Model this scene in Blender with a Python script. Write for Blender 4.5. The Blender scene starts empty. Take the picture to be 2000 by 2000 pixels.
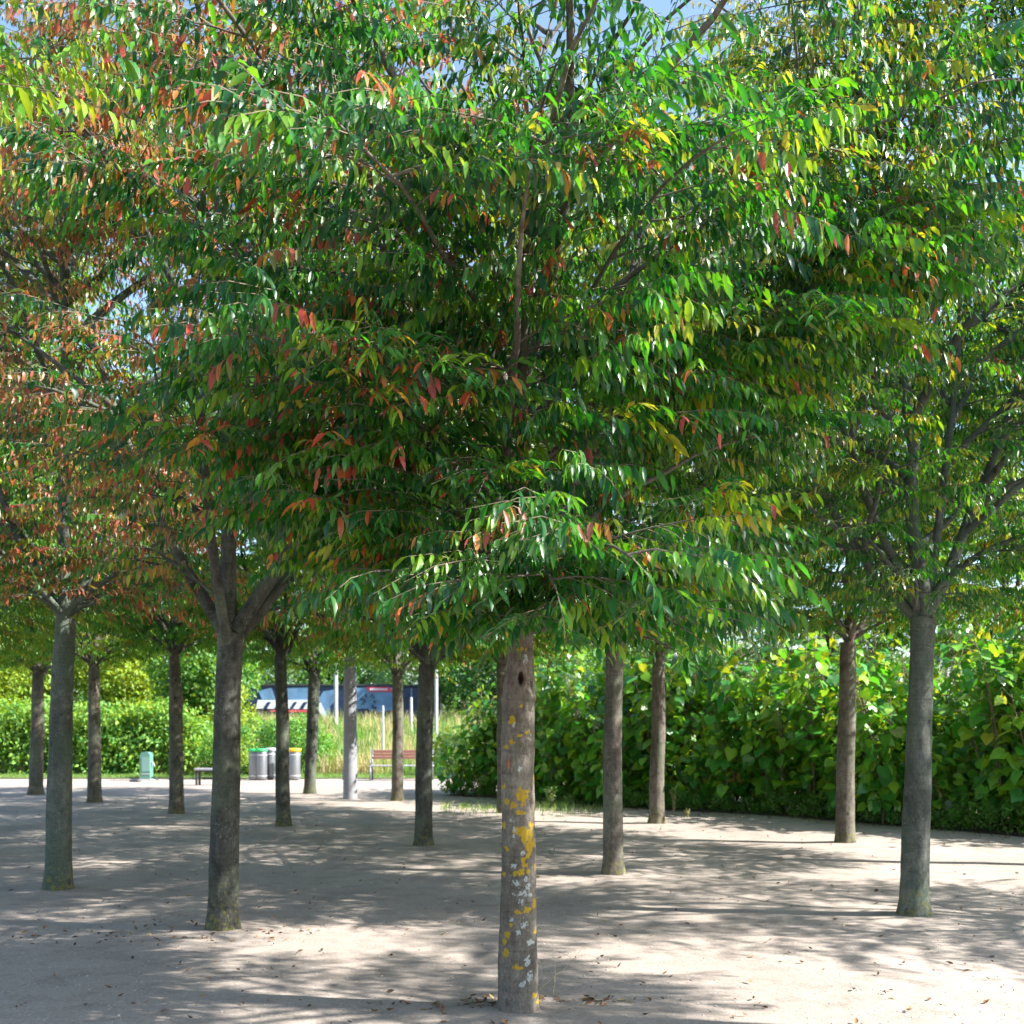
import bpy, math, random
import numpy as np
from mathutils import Vector, noise as mnoise

R = math.radians
scene = bpy.context.scene
COL = scene.collection

# ---------------------------------------------------------------- camera, sky, sun, exposure
FPX, CX, HY, CAMH = 2000.0, 1000.0, 1430.0, 1.6       # the photograph's focal length, centre, horizon (px) and eye height (m)
cam = bpy.data.cameras.new('camera')
cam_o = bpy.data.objects.new('camera', cam)
COL.objects.link(cam_o)
cam_o.location = (0, 0, CAMH)
cam_o.rotation_euler = (R(90), 0, 0)
cam.sensor_width = 36; cam.lens = 36
cam.shift_y = (HY - 1000) / 2000
cam.clip_end = 3000
cam.dof.use_dof = True
cam.dof.focus_distance = 5.6
cam.dof.aperture_fstop = 3.6
scene.camera = cam_o

SUN_EL, SUN_AZ = R(38), R(-10)                          # azimuth measured from +x towards +y (away from the camera)
world = bpy.data.worlds.new('World'); scene.world = world
world.use_nodes = True
wn = world.node_tree
for n in list(wn.nodes): wn.nodes.remove(n)
sky = wn.nodes.new('ShaderNodeTexSky'); sky.sky_type = 'NISHITA'
sky.sun_disc = False
sky.sun_elevation = SUN_EL
sky.sun_rotation = R(90) - SUN_AZ
sky.air_density = 1.0; sky.dust_density = 1.0; sky.ozone_density = 1.6
bg = wn.nodes.new('ShaderNodeBackground'); bg.inputs[1].default_value = 0.11
wo = wn.nodes.new('ShaderNodeOutputWorld')
wn.links.new(sky.outputs[0], bg.inputs[0]); wn.links.new(bg.outputs[0], wo.inputs[0])

sun = bpy.data.lights.new('sun', 'SUN'); sun.energy = 5.0; sun.angle = R(0.5); sun.color = (1.0, 0.965, 0.91)
sun_o = bpy.data.objects.new('sun', sun); COL.objects.link(sun_o)
sd = Vector((math.cos(SUN_EL) * math.cos(SUN_AZ), math.cos(SUN_EL) * math.sin(SUN_AZ), math.sin(SUN_EL)))
sun_o.rotation_euler = sd.to_track_quat('Z', 'Y').to_euler()

scene.view_settings.view_transform = 'Standard'
scene.view_settings.look = 'None'
scene.view_settings.exposure = 1.88
scene.view_settings.gamma = 1
scene.cycles.max_bounces = 5
scene.cycles.diffuse_bounces = 2
scene.cycles.transmission_bounces = 3
scene.cycles.sample_clamp_indirect = 8

def at(px, py, z=None):
    """ground point seen at pixel (px, py) of the photograph; with a distance z, the point in space at that distance"""
    if z is None:
        z = CAMH * FPX / (py - HY)
    return ((px - CX) / FPX * z, z, CAMH - (py - HY) / FPX * z)

# ---------------------------------------------------------------- helpers
def tag(o, label=None, cat=None, group=None, kind=None):
    if label: o['label'] = label
    if cat: o['category'] = cat
    if group: o['group'] = group
    if kind: o['kind'] = kind
    return o

def empty(name, loc, rz=0):
    o = bpy.data.objects.new(name, None); COL.objects.link(o)
    o.location = loc; o.rotation_euler = (0, 0, rz); o.empty_display_size = .2
    return o

def mesh_obj(name, V, F, m, parent=None, smooth=True, colors=None, attrs=None):
    """V (n,3) array, F list of polygons or (k,3)/(k,4) array"""
    me = bpy.data.meshes.new(name)
    V = np.asarray(V, dtype=np.float32)
    if isinstance(F, np.ndarray):
        k, s = F.shape
        me.vertices.add(len(V)); me.vertices.foreach_set('co', V.ravel())
        me.loops.add(k * s); me.loops.foreach_set('vertex_index', F.astype(np.int32).ravel())
        me.polygons.add(k)
        me.polygons.foreach_set('loop_start', np.arange(0, k * s, s, dtype=np.int32))
        me.polygons.foreach_set('loop_total', np.full(k, s, dtype=np.int32))
        me.update(calc_edges=True)
    else:
        me.from_pydata(V.tolist(), [], F)
    me.polygons.foreach_set('use_smooth', np.full(len(me.polygons), smooth, dtype=bool))
    if colors is not None:
        a = me.color_attributes.new('Col', 'FLOAT_COLOR', 'POINT')
        c4 = np.ones((len(V), 4), dtype=np.float32); c4[:, :3] = colors
        a.data.foreach_set('color', c4.ravel())
    if attrs:
        for kname, arr in attrs.items():
            a = me.attributes.new(kname, 'FLOAT', 'POINT'); a.data.foreach_set('value', np.asarray(arr, dtype=np.float32))
    me.materials.append(m)
    me.update()
    if name == 'crown': print('crown', len(V))
    o = bpy.data.objects.new(name, me); COL.objects.link(o)
    if parent is not None: o.parent = parent
    return o

class MB:
    """collects simple solids into one mesh"""
    def __init__(s): s.v = []; s.f = []
    def add(s, vs, fs):
        b = len(s.v); s.v += [tuple(v) for v in vs]; s.f += [tuple(i + b for i in f) for f in fs]
    def box(s, x0, x1, y0, y1, z0, z1, bev=0.0):
        if bev <= 0:
            s.add([(x0,y0,z0),(x1,y0,z0),(x1,y1,z0),(x0,y1,z0),(x0,y0,z1),(x1,y0,z1),(x1,y1,z1),(x0,y1,z1)],
                  [(0,3,2,1),(4,5,6,7),(0,1,5,4),(1,2,6,5),(2,3,7,6),(3,0,4,7)])
            return
        b = bev; vs = []; rings = []
        for (ins, z) in ((b, z0), (0, z0 + b), (0, z1 - b), (b, z1)):
            i2 = ins + b
            ring = [(x0+i2,y0+ins),(x1-i2,y0+ins),(x1-ins,y0+i2),(x1-ins,y1-i2),(x1-i2,y1-ins),(x0+i2,y1-ins),(x0+ins,y1-i2),(x0+ins,y0+i2)]
            rings.append(len(vs)); vs += [(x, y, z) for x, y in ring]
        fs = [tuple(range(7, -1, -1)), tuple(range(24, 32))]
        for k in range(3):
            a, c = rings[k], rings[k+1]
            for i in range(8):
                j = (i+1) % 8; fs.append((a+i, a+j, c+j, c+i))
        s.add(vs, fs)
    def tube(s, pts, rad, n=8, cap=True):
        pts = [Vector(p) for p in pts]
        if not hasattr(rad, '__len__'): rad = [rad] * len(pts)
        vs = []; fs = []
        ref = Vector((0.3, 0.9, 0.1))
        for i, p in enumerate(pts):
            d = (pts[min(i+1, len(pts)-1)] - pts[max(i-1, 0)])
            d = d.normalized() if d.length > 1e-9 else Vector((0,0,1))
            a = d.cross(ref)
            if a.length < .1: a = d.cross(Vector((1,0,0)))
            a.normalize(); b = d.cross(a)
            for k in range(n):
                t = 2*math.pi*k/n
                vs.append(p + (a*math.cos(t) + b*math.sin(t)) * rad[i])
        for i in range(len(pts)-1):
            for k in range(n):
                k2 = (k+1) % n
                fs.append((i*n+k, i*n+k2, (i+1)*n+k2, (i+1)*n+k))
        if cap:
            fs.append(tuple(range(n-1, -1, -1))); fs.append(tuple(range((len(pts)-1)*n, len(pts)*n)))
        s.add(vs, fs)
    def lathe(s, prof, n=32, cx=0, cy=0):
        vs = []; fs = []
        for r, z in prof:
            for k in range(n):
                t = 2*math.pi*k/n; vs.append((cx + r*math.cos(t), cy + r*math.sin(t), z))
        for i in range(len(prof)-1):
            for k in range(n):
                k2 = (k+1) % n
                fs.append((i*n+k, i*n+k2, (i+1)*n+k2, (i+1)*n+k))
        fs.append(tuple(range(n-1, -1, -1))); fs.append(tuple(range((len(prof)-1)*n, len(prof)*n)))
        s.add(vs, fs)
    def prism(s, poly, y0, y1):
        """polygon in x,z extruded along y"""
        n = len(poly)
        vs = [(x, y0, z) for x, z in poly] + [(x, y1, z) for x, z in poly]
        fs = [tuple(range(n)), tuple(range(2*n-1, n-1, -1))]
        for i in range(n):
            j = (i+1) % n; fs.append((i, i+n, j+n, j))
        s.add(vs, fs)
    def build(s, name, m, parent=None, smooth=False, loc=None):
        o = mesh_obj(name, np.array(s.v), s.f, m, parent, smooth)
        if loc: o.location = loc
        return o

def unit(a):
    return a / np.maximum(np.linalg.norm(a, axis=-1, keepdims=True), 1e-9)

# ---------------------------------------------------------------- materials
def new_mat(name):
    m = bpy.data.materials.new(name); m.use_nodes = True
    nt = m.node_tree
    for n in list(nt.nodes): nt.nodes.remove(n)
    return m, nt, nt.nodes, nt.links

def plain(name, col, rough=.6, metal=0, bump=0, scale=40, var=.15):
    m, nt, N, L = new_mat(name)
    out = N.new('ShaderNodeOutputMaterial'); p = N.new('ShaderNodeBsdfPrincipled')
    tc = N.new('ShaderNodeTexCoord')
    no = N.new('ShaderNodeTexNoise'); no.inputs['Scale'].default_value = scale; no.inputs['Detail'].default_value = 5
    mr = N.new('ShaderNodeMapRange'); mr.inputs[1].default_value = .3; mr.inputs[2].default_value = .7
    mr.inputs[3].default_value = 1 - var; mr.inputs[4].default_value = 1 + var
    mx = N.new('ShaderNodeVectorMath'); mx.operation = 'SCALE'; mx.inputs[0].default_value = col
    L.new(tc.outputs['Object'], no.inputs['Vector']); L.new(no.outputs[0], mr.inputs[0]); L.new(mr.outputs[0], mx.inputs['Scale'])
    L.new(mx.outputs[0], p.inputs['Base Color'])
    p.inputs['Roughness'].default_value = rough; p.inputs['Metallic'].default_value = metal
    if bump:
        b = N.new('ShaderNodeBump'); b.inputs['Strength'].default_value = bump; b.inputs['Distance'].default_value = .01
        L.new(no.outputs[0], b.inputs['Height']); L.new(b.outputs[0], p.inputs['Normal'])
    L.new(p.outputs[0], out.inputs[0])
    return m

def leaf_mat(name, trans=.36, rough=.36, spec=.55, tint=(2.9, 2.9, .3)):
    m, nt, N, L = new_mat(name)
    out = N.new('ShaderNodeOutputMaterial'); p = N.new('ShaderNodeBsdfPrincipled')
    at_ = N.new('ShaderNodeAttribute'); at_.attribute_name = 'Col'
    p.inputs['Roughness'].default_value = rough
    p.inputs['Specular IOR Level'].default_value = spec
    L.new(at_.outputs['Color'], p.inputs['Base Color'])
    t = N.new('ShaderNodeBsdfTranslucent')
    vm = N.new('ShaderNodeVectorMath'); vm.operation = 'MULTIPLY'; vm.inputs[1].default_value = tint
    mn = N.new('ShaderNodeVectorMath'); mn.operation = 'MINIMUM'; mn.inputs[1].default_value = (.5, .5, .2)
    L.new(at_.outputs['Color'], vm.inputs[0]); L.new(vm.outputs[0], mn.inputs[0]); L.new(mn.outputs[0], t.inputs['Color'])
    mix = N.new('ShaderNodeMixShader'); mix.inputs[0].default_value = trans
    L.new(p.outputs[0], mix.inputs[1]); L.new(t.outputs[0], mix.inputs[2]); L.new(mix.outputs[0], out.inputs[0])
    return m

def bark_mat(name, c0, c1, green=(.11, .13, .085), green_amt=.6, use_lichen=False, moss=.7):
    m, nt, N, L = new_mat(name)
    out = N.new('ShaderNodeOutputMaterial'); p = N.new('ShaderNodeBsdfPrincipled'); p.inputs['Roughness'].default_value = .85
    p.inputs['Specular IOR Level'].default_value = .2
    tc = N.new('ShaderNodeTexCoord'); oi = N.new('ShaderNodeObjectInfo')
    cm = N.new('ShaderNodeVectorMath'); cm.operation = 'MULTIPLY_ADD'
    cx = N.new('ShaderNodeCombineXYZ')
    for i in range(3): L.new(oi.outputs['Random'], cx.inputs[i])
    cm.inputs[1].default_value = (37, 53, 71)
    L.new(cx.outputs[0], cm.inputs[0]); L.new(tc.outputs['Object'], cm.inputs[2])
    def nz(sc, det, stretch, rough=.6):
        mp = N.new('ShaderNodeMapping'); mp.inputs['Scale'].default_value = stretch
        L.new(cm.outputs[0], mp.inputs[0])
        n = N.new('ShaderNodeTexNoise'); n.inputs['Scale'].default_value = sc; n.inputs['Detail'].default_value = det; n.inputs['Roughness'].default_value = rough
        L.new(mp.outputs[0], n.inputs['Vector']); return n
    big = nz(3.2, 5, (1, 1, .5)); mid = nz(16, 8, (1, 1, .55), .7); fine = nz(90, 5, (1, 1, .45), .7)
    horiz = nz(22, 4, (.3, .3, 2.6), .6)
    r1 = N.new('ShaderNodeValToRGB'); r1.color_ramp.elements[0].position = .36; r1.color_ramp.elements[1].position = .64
    r1.color_ramp.elements[0].color = (*c0, 1); r1.color_ramp.elements[1].color = (*c1, 1)
    L.new(mid.outputs[0], r1.inputs[0])
    r2 = N.new('ShaderNodeValToRGB'); r2.color_ramp.elements[0].position = .45; r2.color_ramp.elements[1].position = .62
    r2.color_ramp.elements[0].color = (0, 0, 0, 1); r2.color_ramp.elements[1].color = (green_amt,) * 3 + (1,)
    L.new(big.outputs[0], r2.inputs[0])
    m1 = N.new('ShaderNodeMix'); m1.data_type = 'RGBA'; m1.inputs[7].default_value = (*green, 1)
    L.new(r2.outputs[0], m1.inputs[0]); L.new(r1.outputs[0], m1.inputs[6])
    # fine grain
    r3 = N.new('ShaderNodeMapRange'); r3.inputs[1].default_value = .25; r3.inputs[2].default_value = .75; r3.inputs[3].default_value = .62; r3.inputs[4].default_value = 1.38
    L.new(fine.outputs[0], r3.inputs[0])
    r4 = N.new('ShaderNodeMapRange'); r4.inputs[1].default_value = .3; r4.inputs[2].default_value = .5; r4.inputs[3].default_value = .72; r4.inputs[4].default_value = 1.0
    L.new(horiz.outputs[0], r4.inputs[0])
    mu = N.new('ShaderNodeMath'); mu.operation = 'MULTIPLY'; L.new(r3.outputs[0], mu.inputs[0]); L.new(r4.outputs[0], mu.inputs[1])
    sc = N.new('ShaderNodeVectorMath'); sc.operation = 'SCALE'
    L.new(m1.outputs[2], sc.inputs[0]); L.new(mu.outputs[0], sc.inputs['Scale'])
    # dark knots and bark scars
    kn = N.new('ShaderNodeTexVoronoi'); kn.inputs['Scale'].default_value = 5.5
    kmp = N.new('ShaderNodeMapping'); kmp.inputs['Scale'].default_value = (1.0, 1.0, .7); L.new(cm.outputs[0], kmp.inputs[0]); L.new(kmp.outputs[0], kn.inputs['Vector'])
    kadd = N.new('ShaderNodeMath'); kadd.operation = 'MULTIPLY_ADD'; kadd.inputs[1].default_value = .22; L.new(mid.outputs[0], kadd.inputs[0]); L.new(kn.outputs['Distance'], kadd.inputs[2])
    kmr = N.new('ShaderNodeMapRange'); kmr.inputs[1].default_value = .17; kmr.inputs[2].default_value = .27; kmr.inputs[3].default_value = .45; kmr.inputs[4].default_value = 1.0
    L.new(kadd.outputs[0], kmr.inputs[0])
    blot = nz(1.6, 6, (1, 1, .6), .65)
    bmr = N.new('ShaderNodeMapRange'); bmr.inputs[1].default_value = .35; bmr.inputs[2].default_value = .65; bmr.inputs[3].default_value = .7; bmr.inputs[4].default_value = 1.35
    L.new(blot.outputs[0], bmr.inputs[0])
    mu2 = N.new('ShaderNodeMath'); mu2.operation = 'MULTIPLY'; L.new(kmr.outputs[0], mu2.inputs[0]); L.new(bmr.outputs[0], mu2.inputs[1])
    mu3 = N.new('ShaderNodeMath'); mu3.operation = 'MULTIPLY'; L.new(mu2.outputs[0], mu3.inputs[0]); L.new(mu.outputs[0], mu3.inputs[1])
    L.new(mu3.outputs[0], sc.inputs['Scale'])
    # yellow-green moss towards the foot
    sx = N.new('ShaderNodeSeparateXYZ'); L.new(tc.outputs['Object'], sx.inputs[0])
    fz = N.new('ShaderNodeMapRange'); fz.inputs[1].default_value = .05; fz.inputs[2].default_value = .75; fz.inputs[3].default_value = .14; fz.inputs[4].default_value = -.1
    L.new(sx.outputs['Z'], fz.inputs[0])
    ms1 = nz(26, 5, (1, 1, .8), .7); ma = N.new('ShaderNodeMath'); ma.operation = 'ADD'; L.new(ms1.outputs[0], ma.inputs[0]); L.new(fz.outputs[0], ma.inputs[1])
    mr5 = N.new('ShaderNodeMapRange'); mr5.inputs[1].default_value = .62; mr5.inputs[2].default_value = .72; mr5.inputs[4].default_value = moss; L.new(ma.outputs[0], mr5.inputs[0])
    mxm = N.new('ShaderNodeMix'); mxm.data_type = 'RGBA'; mxm.inputs[7].default_value = (.17, .16, .03, 1)
    L.new(mr5.outputs[0], mxm.inputs[0]); L.new(sc.outputs[0], mxm.inputs[6])
    # pale lichen specks
    vo = N.new('ShaderNodeTexVoronoi'); vo.inputs['Scale'].default_value = 48; L.new(cm.outputs[0], vo.inputs['Vector'])
    sp = nz(7, 4, (1, 1, 1)); 
    mt = N.new('ShaderNodeMath'); mt.operation = 'LESS_THAN'; mt.inputs[1].default_value = .2; L.new(vo.outputs['Distance'], mt.inputs[0])
    mg = N.new('ShaderNodeMath'); mg.operation = 'GREATER_THAN'; mg.inputs[1].default_value = .58; L.new(sp.outputs[0], mg.inputs[0])
    mm = N.new('ShaderNodeMath'); mm.operation = 'MULTIPLY'; L.new(mt.outputs[0], mm.inputs[0]); L.new(mg.outputs[0], mm.inputs[1])
    ms = N.new('ShaderNodeMath'); ms.operation = 'MULTIPLY'; ms.inputs[1].default_value = .6; L.new(mm.outputs[0], ms.inputs[0])
    m2 = N.new('ShaderNodeMix'); m2.data_type = 'RGBA'; m2.inputs[7].default_value = (.26, .28, .25, 1)
    L.new(ms.outputs[0], m2.inputs[0]); L.new(mxm.outputs[2], m2.inputs[6])
    last = m2.outputs[2]
    if use_lichen:
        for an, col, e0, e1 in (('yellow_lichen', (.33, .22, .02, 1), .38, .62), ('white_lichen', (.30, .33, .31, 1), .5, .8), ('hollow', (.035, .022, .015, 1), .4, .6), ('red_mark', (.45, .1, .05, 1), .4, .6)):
            a = N.new('ShaderNodeAttribute'); a.attribute_name = an
            mr = N.new('ShaderNodeMapRange'); mr.inputs[1].default_value = e0; mr.inputs[2].default_value = e1
            L.new(a.outputs['Fac'], mr.inputs[0])
            mx = N.new('ShaderNodeMix'); mx.data_type = 'RGBA'; mx.inputs[7].default_value = col
            L.new(mr.outputs[0], mx.inputs[0]); L.new(last, mx.inputs[6]); last = mx.outputs[2]
    L.new(last, p.inputs['Base Color'])
    b1 = N.new('ShaderNodeBump'); b1.inputs['Strength'].default_value = .9; b1.inputs['Distance'].default_value = .012
    L.new(mid.outputs[0], b1.inputs['Height'])
    b2 = N.new('ShaderNodeBump'); b2.inputs['Strength'].default_value = .6; b2.inputs['Distance'].default_value = .004
    L.new(fine.outputs[0], b2.inputs['Height']); L.new(b1.outputs[0], b2.inputs['Normal'])
    L.new(b2.outputs[0], p.inputs['Normal']); L.new(p.outputs[0], out.inputs[0])
    return m

M_leaf = leaf_mat('leaf')
M_big_leaf = leaf_mat('broad_leaf', trans=.4, rough=.34, spec=.8, tint=(2.4, 2.0, .3))
M_far_leaf = leaf_mat('distant_foliage', trans=.35, rough=.5, spec=.4)
M_grass = leaf_mat('grass_blade', trans=.4, rough=.5, spec=.4, tint=(1.2, 1.2, .6))
M_litter = leaf_mat('dry_leaf', trans=.1, rough=.7, spec=.2, tint=(1, 1, 1))
M_bark = bark_mat('bark', (.062, .05, .04), (.15, .13, .108))
M_bark_dark = bark_mat('bark_dark', (.031, .031, .026), (.078, .078, .069), green_amt=.6)
M_bark_grey = bark_mat('bark_grey_green', (.055, .062, .052), (.12, .125, .108), green=(.07, .095, .068), green_amt=.8)
M_bark_lichen = bark_mat('bark_lichen', (.095, .078, .062), (.19, .165, .14), green=(.13, .13, .10), green_amt=.35, use_lichen=True, moss=0)
M_twig = plain('twig_bark', (.16, .115, .08), .8, scale=30)

def ground_mat():
    m, nt, N, L = new_mat('stabilised_sand')
    out = N.new('ShaderNodeOutputMaterial'); p = N.new('ShaderNodeBsdfPrincipled'); p.inputs['Roughness'].default_value = .92
    p.inputs['Specular IOR Level'].default_value = .15
    ge = N.new('ShaderNodeNewGeometry')
    def nz(sc, det, stretch=(1, 1, 1), rough=.6):
        mp = N.new('ShaderNodeMapping'); mp.inputs['Scale'].default_value = stretch
        L.new(ge.outputs['Position'], mp.inputs[0])
        n = N.new('ShaderNodeTexNoise'); n.inputs['Scale'].default_value = sc; n.inputs['Detail'].default_value = det; n.inputs['Roughness'].default_value = rough
        L.new(mp.outputs[0], n.inputs['Vector']); return n
    a = nz(.45, 6); b = nz(3.2, 7, (1, 1, 1), .7); c = nz(45, 6, (1, 1, 1), .75); d = nz(220, 3, (1, 1, 1), .7)
    ra = N.new('ShaderNodeValToRGB')
    ra.color_ramp.elements[0].position = .35; ra.color_ramp.elements[0].color = (.285, .24, .205, 1)
    ra.color_ramp.elements[1].position = .68; ra.color_ramp.elements[1].color = (.385, .325, .28, 1)
    L.new(a.outputs[0], ra.inputs[0])
    rb = N.new('ShaderNodeMapRange'); rb.inputs[1].default_value = .32; rb.inputs[2].default_value = .5; rb.inputs[3].default_value = .74; rb.inputs[4].default_value = 1.03
    L.new(b.outputs[0], rb.inputs[0])
    rc = N.new('ShaderNodeMapRange'); rc.inputs[1].default_value = .3; rc.inputs[2].default_value = .7; rc.inputs[3].default_value = .74; rc.inputs[4].default_value = 1.22
    L.new(c.outputs[0], rc.inputs[0])
    rd = N.new('ShaderNodeMapRange'); rd.inputs[1].default_value = .35; rd.inputs[2].default_value = .7; rd.inputs[3].default_value = .8; rd.inputs[4].default_value = 1.15
    L.new(d.outputs[0], rd.inputs[0])
    m1 = N.new('ShaderNodeMath'); m1.operation = 'MULTIPLY'; L.new(rb.outputs[0], m1.inputs[0]); L.new(rc.outputs[0], m1.inputs[1])
    m2 = N.new('ShaderNodeMath'); m2.operation = 'MULTIPLY'; L.new(m1.outputs[0], m2.inputs[0]); L.new(rd.outputs[0], m2.inputs[1])
    sc = N.new('ShaderNodeVectorMath'); sc.operation = 'SCALE'; L.new(ra.outputs[0], sc.inputs[0]); L.new(m2.outputs[0], sc.inputs['Scale'])
    # scattered darker dirt crumbs
    vo = N.new('ShaderNodeTexVoronoi'); vo.inputs['Scale'].default_value = 26; L.new(ge.outputs['Position'], vo.inputs['Vector'])
    lt = N.new('ShaderNodeMath'); lt.operation = 'LESS_THAN'; lt.inputs[1].default_value = .17; L.new(vo.outputs['Distance'], lt.inputs[0])
    e = nz(1.3, 5, (1, 1, 1), .7)
    gt = N.new('ShaderNodeMapRange'); gt.inputs[1].default_value = .44; gt.inputs[2].default_value = .62; gt.inputs[4].default_value = .75
    L.new(e.outputs[0], gt.inputs[0])
    mm = N.new('ShaderNodeMath'); mm.operation = 'MULTIPLY'; L.new(lt.outputs[0], mm.inputs[0]); L.new(gt.outputs[0], mm.inputs[1])
    mx = N.new('ShaderNodeMix'); mx.data_type = 'RGBA'; mx.inputs[7].default_value = (.16, .12, .09, 1)
    L.new(mm.outputs[0], mx.inputs[0]); L.new(sc.outputs[0], mx.inputs[6])
    L.new(mx.outputs[2], p.inputs['Base Color'])
    bp = N.new('ShaderNodeBump'); bp.inputs['Strength'].default_value = .5; bp.inputs['Distance'].default_value = .02; L.new(b.outputs[0], bp.inputs['Height'])
    b2 = N.new('ShaderNodeBump'); b2.inputs['Strength'].default_value = .55; b2.inputs['Distance'].default_value = .006; L.new(c.outputs[0], b2.inputs['Height']); L.new(bp.outputs[0], b2.inputs['Normal'])
    L.new(b2.outputs[0], p.inputs['Normal']); L.new(p.outputs[0], out.inputs[0])
    return m
M_ground = ground_mat()
M_soil = plain('grass_soil', (.10, .13, .04), .9, bump=.4, scale=6, var=.4)
M_bank = plain('bank_soil', (.19, .20, .07), .9, bump=.5, scale=3, var=.4)
M_concrete = plain('concrete', (.22, .22, .24), .7, bump=.2, scale=12, var=.06)
M_steel = plain('galvanised_steel', (.2, .21, .235), .4, metal=.6, scale=18, var=.08)
M_white = plain('white_paint', (.38, .38, .39), .45, var=.04)
M_dark = plain('dark_metal', (.035, .037, .042), .5)
M_redwood = plain('red_stained_wood', (.26, .105, .085), .6, bump=.2, scale=25)
M_seat = plain('grey_seat', (.30, .29, .33), .5)
M_green_lid = plain('green_lid', (.04, .45, .12), .35, var=.04)
M_yellow_lid = plain('yellow_lid', (.8, .48, .02), .35, var=.04)
M_grey_lid = plain('grey_lid', (.38, .38, .42), .4, var=.04)
M_fountain = plain('green_enamel', (.09, .21, .17), .4, var=.05, scale=10)
M_fount_light = plain('pale_green_enamel', (.16, .29, .25), .4, var=.05)
M_blue = plain('blue_print', (.13, .25, .42), .5, scale=1.3, var=.35)
M_navy = plain('navy_print', (.018, .032, .085), .5, scale=3, var=.3)
M_print_white = plain('white_print', (.72, .76, .82), .5, var=.05)
M_red = plain('red_print', (.66, .05, .11), .5, var=.05)
M_stone = plain('pebble', (.38, .35, .31), .85, scale=60, var=.3)
M_dry = plain('dry_stem', (.42, .33, .17), .8)

# ---------------------------------------------------------------- leaves
def leaf_mesh(P, D, Nn, Ls, Ws, C, hi=True, fold=.22, curl=.12, rng=None):
    n = len(P)
    D = unit(D); Nn = unit(Nn - D * np.sum(Nn * D, 1, keepdims=True)); S = np.cross(D, Nn)
    Ls = Ls[:, None]; Ws = Ws[:, None]
    rl_ = np.random.default_rng(n)
    if np.isscalar(curl): curl = curl * rl_.uniform(.2, 2.0, (n, 1))
    tip = P + D * Ls - Nn * Ls * curl
    if hi:
        mid = P + D * Ls * .48 + Nn * Ls * curl * .35
        l1 = P + D * Ls * .25 + S * Ws * .42 + Nn * Ws * fold
        l2 = P + D * Ls * .62 + S * Ws * .40 + Nn * Ws * fold - Nn * Ls * curl * .2
        r1 = P + D * Ls * .25 - S * Ws * .42 + Nn * Ws * fold
        r2 = P + D * Ls * .62 - S * Ws * .40 + Nn * Ws * fold - Nn * Ls * curl * .2
        V = np.stack([P, mid, tip, l1, l2, r1, r2], 1).reshape(-1, 3)
        T = np.array([[0,1,3],[3,1,4],[4,1,2],[0,5,1],[5,6,1],[6,2,1]])
        k = 7
    else:
        l = P + D * Ls * .45 + S * Ws * .5 + Nn * Ws * fold
        r = P + D * Ls * .45 - S * Ws * .5 + Nn * Ws * fold
        V = np.stack([P, l, tip, r], 1).reshape(-1, 3)
        T = np.array([[0,2,1],[0,3,2]]); k = 4
    F = (T[None] + (np.arange(n) * k)[:, None, None]).reshape(-1, 3)
    CV = np.repeat(C[:, None], k, axis=1) * rl_.uniform(.82, 1.18, (n, k, 1))
    turn = rl_.random(n) < .06                       # leaves turning from the tip
    CV[turn, 2] = CV[turn, 2] * .45 + np.array([.30, .17, .04]) * .55
    return V, F, CV.reshape(-1, 3)

GREENS = np.array([(.007,.055,.018),(.012,.082,.020),(.028,.135,.022),(.070,.22,.022),(.15,.31,.02)])
REDS = np.array([(.42,.05,.045),(.46,.09,.04),(.46,.16,.04),(.34,.05,.06)])
RUSSET = np.array([(.36,.09,.06),(.40,.13,.07),(.29,.08,.055),(.34,.17,.07),(.16,.17,.05)])
YELL = np.array([(.20,.29,.03),(.28,.33,.03),(.36,.34,.035),(.42,.27,.03)])

def pick(rng, pal, n, w=None):
    if w is not None: w = np.array(w) / sum(w)
    i = rng.choice(len(pal), n, p=w)
    return pal[i] * rng.uniform(.8, 1.2, (n, 1))

# ---------------------------------------------------------------- grove trees
def path(rng, start, az, el0, el1, length, n, jit=.12):
    p = np.array(start, float); pts = [p.copy()]; st = length / n
    for i in range(n):
        e = el0 + (el1 - el0) * ((i + .5) / n)
        az += rng.normal(0, jit)
        e += rng.normal(0, jit * .6)
        p = p + st * np.array([math.cos(e) * math.cos(az), math.cos(e) * math.sin(az), math.sin(e)])
        pts.append(p.copy())
    return np.array(pts)

def along(pts, s):
    d = np.linalg.norm(np.diff(pts, axis=0), axis=1); c = np.concatenate([[0], np.cumsum(d)])
    x = s * c[-1]; i = min(int(np.searchsorted(c, x, side='right')) - 1, len(d) - 1)
    f = (x - c[i]) / max(d[i], 1e-9)
    return pts[i] + (pts[i+1] - pts[i]) * f, (pts[i+1] - pts[i]) / max(d[i], 1e-9)

def env(t, prof):
    return float(np.interp(t, [q[0] for q in prof], [q[1] for q in prof]))

VASE = [(0, .3), (.14, .6), (.32, .95), (.55, 1.0), (.8, .72), (1, .2)]

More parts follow.
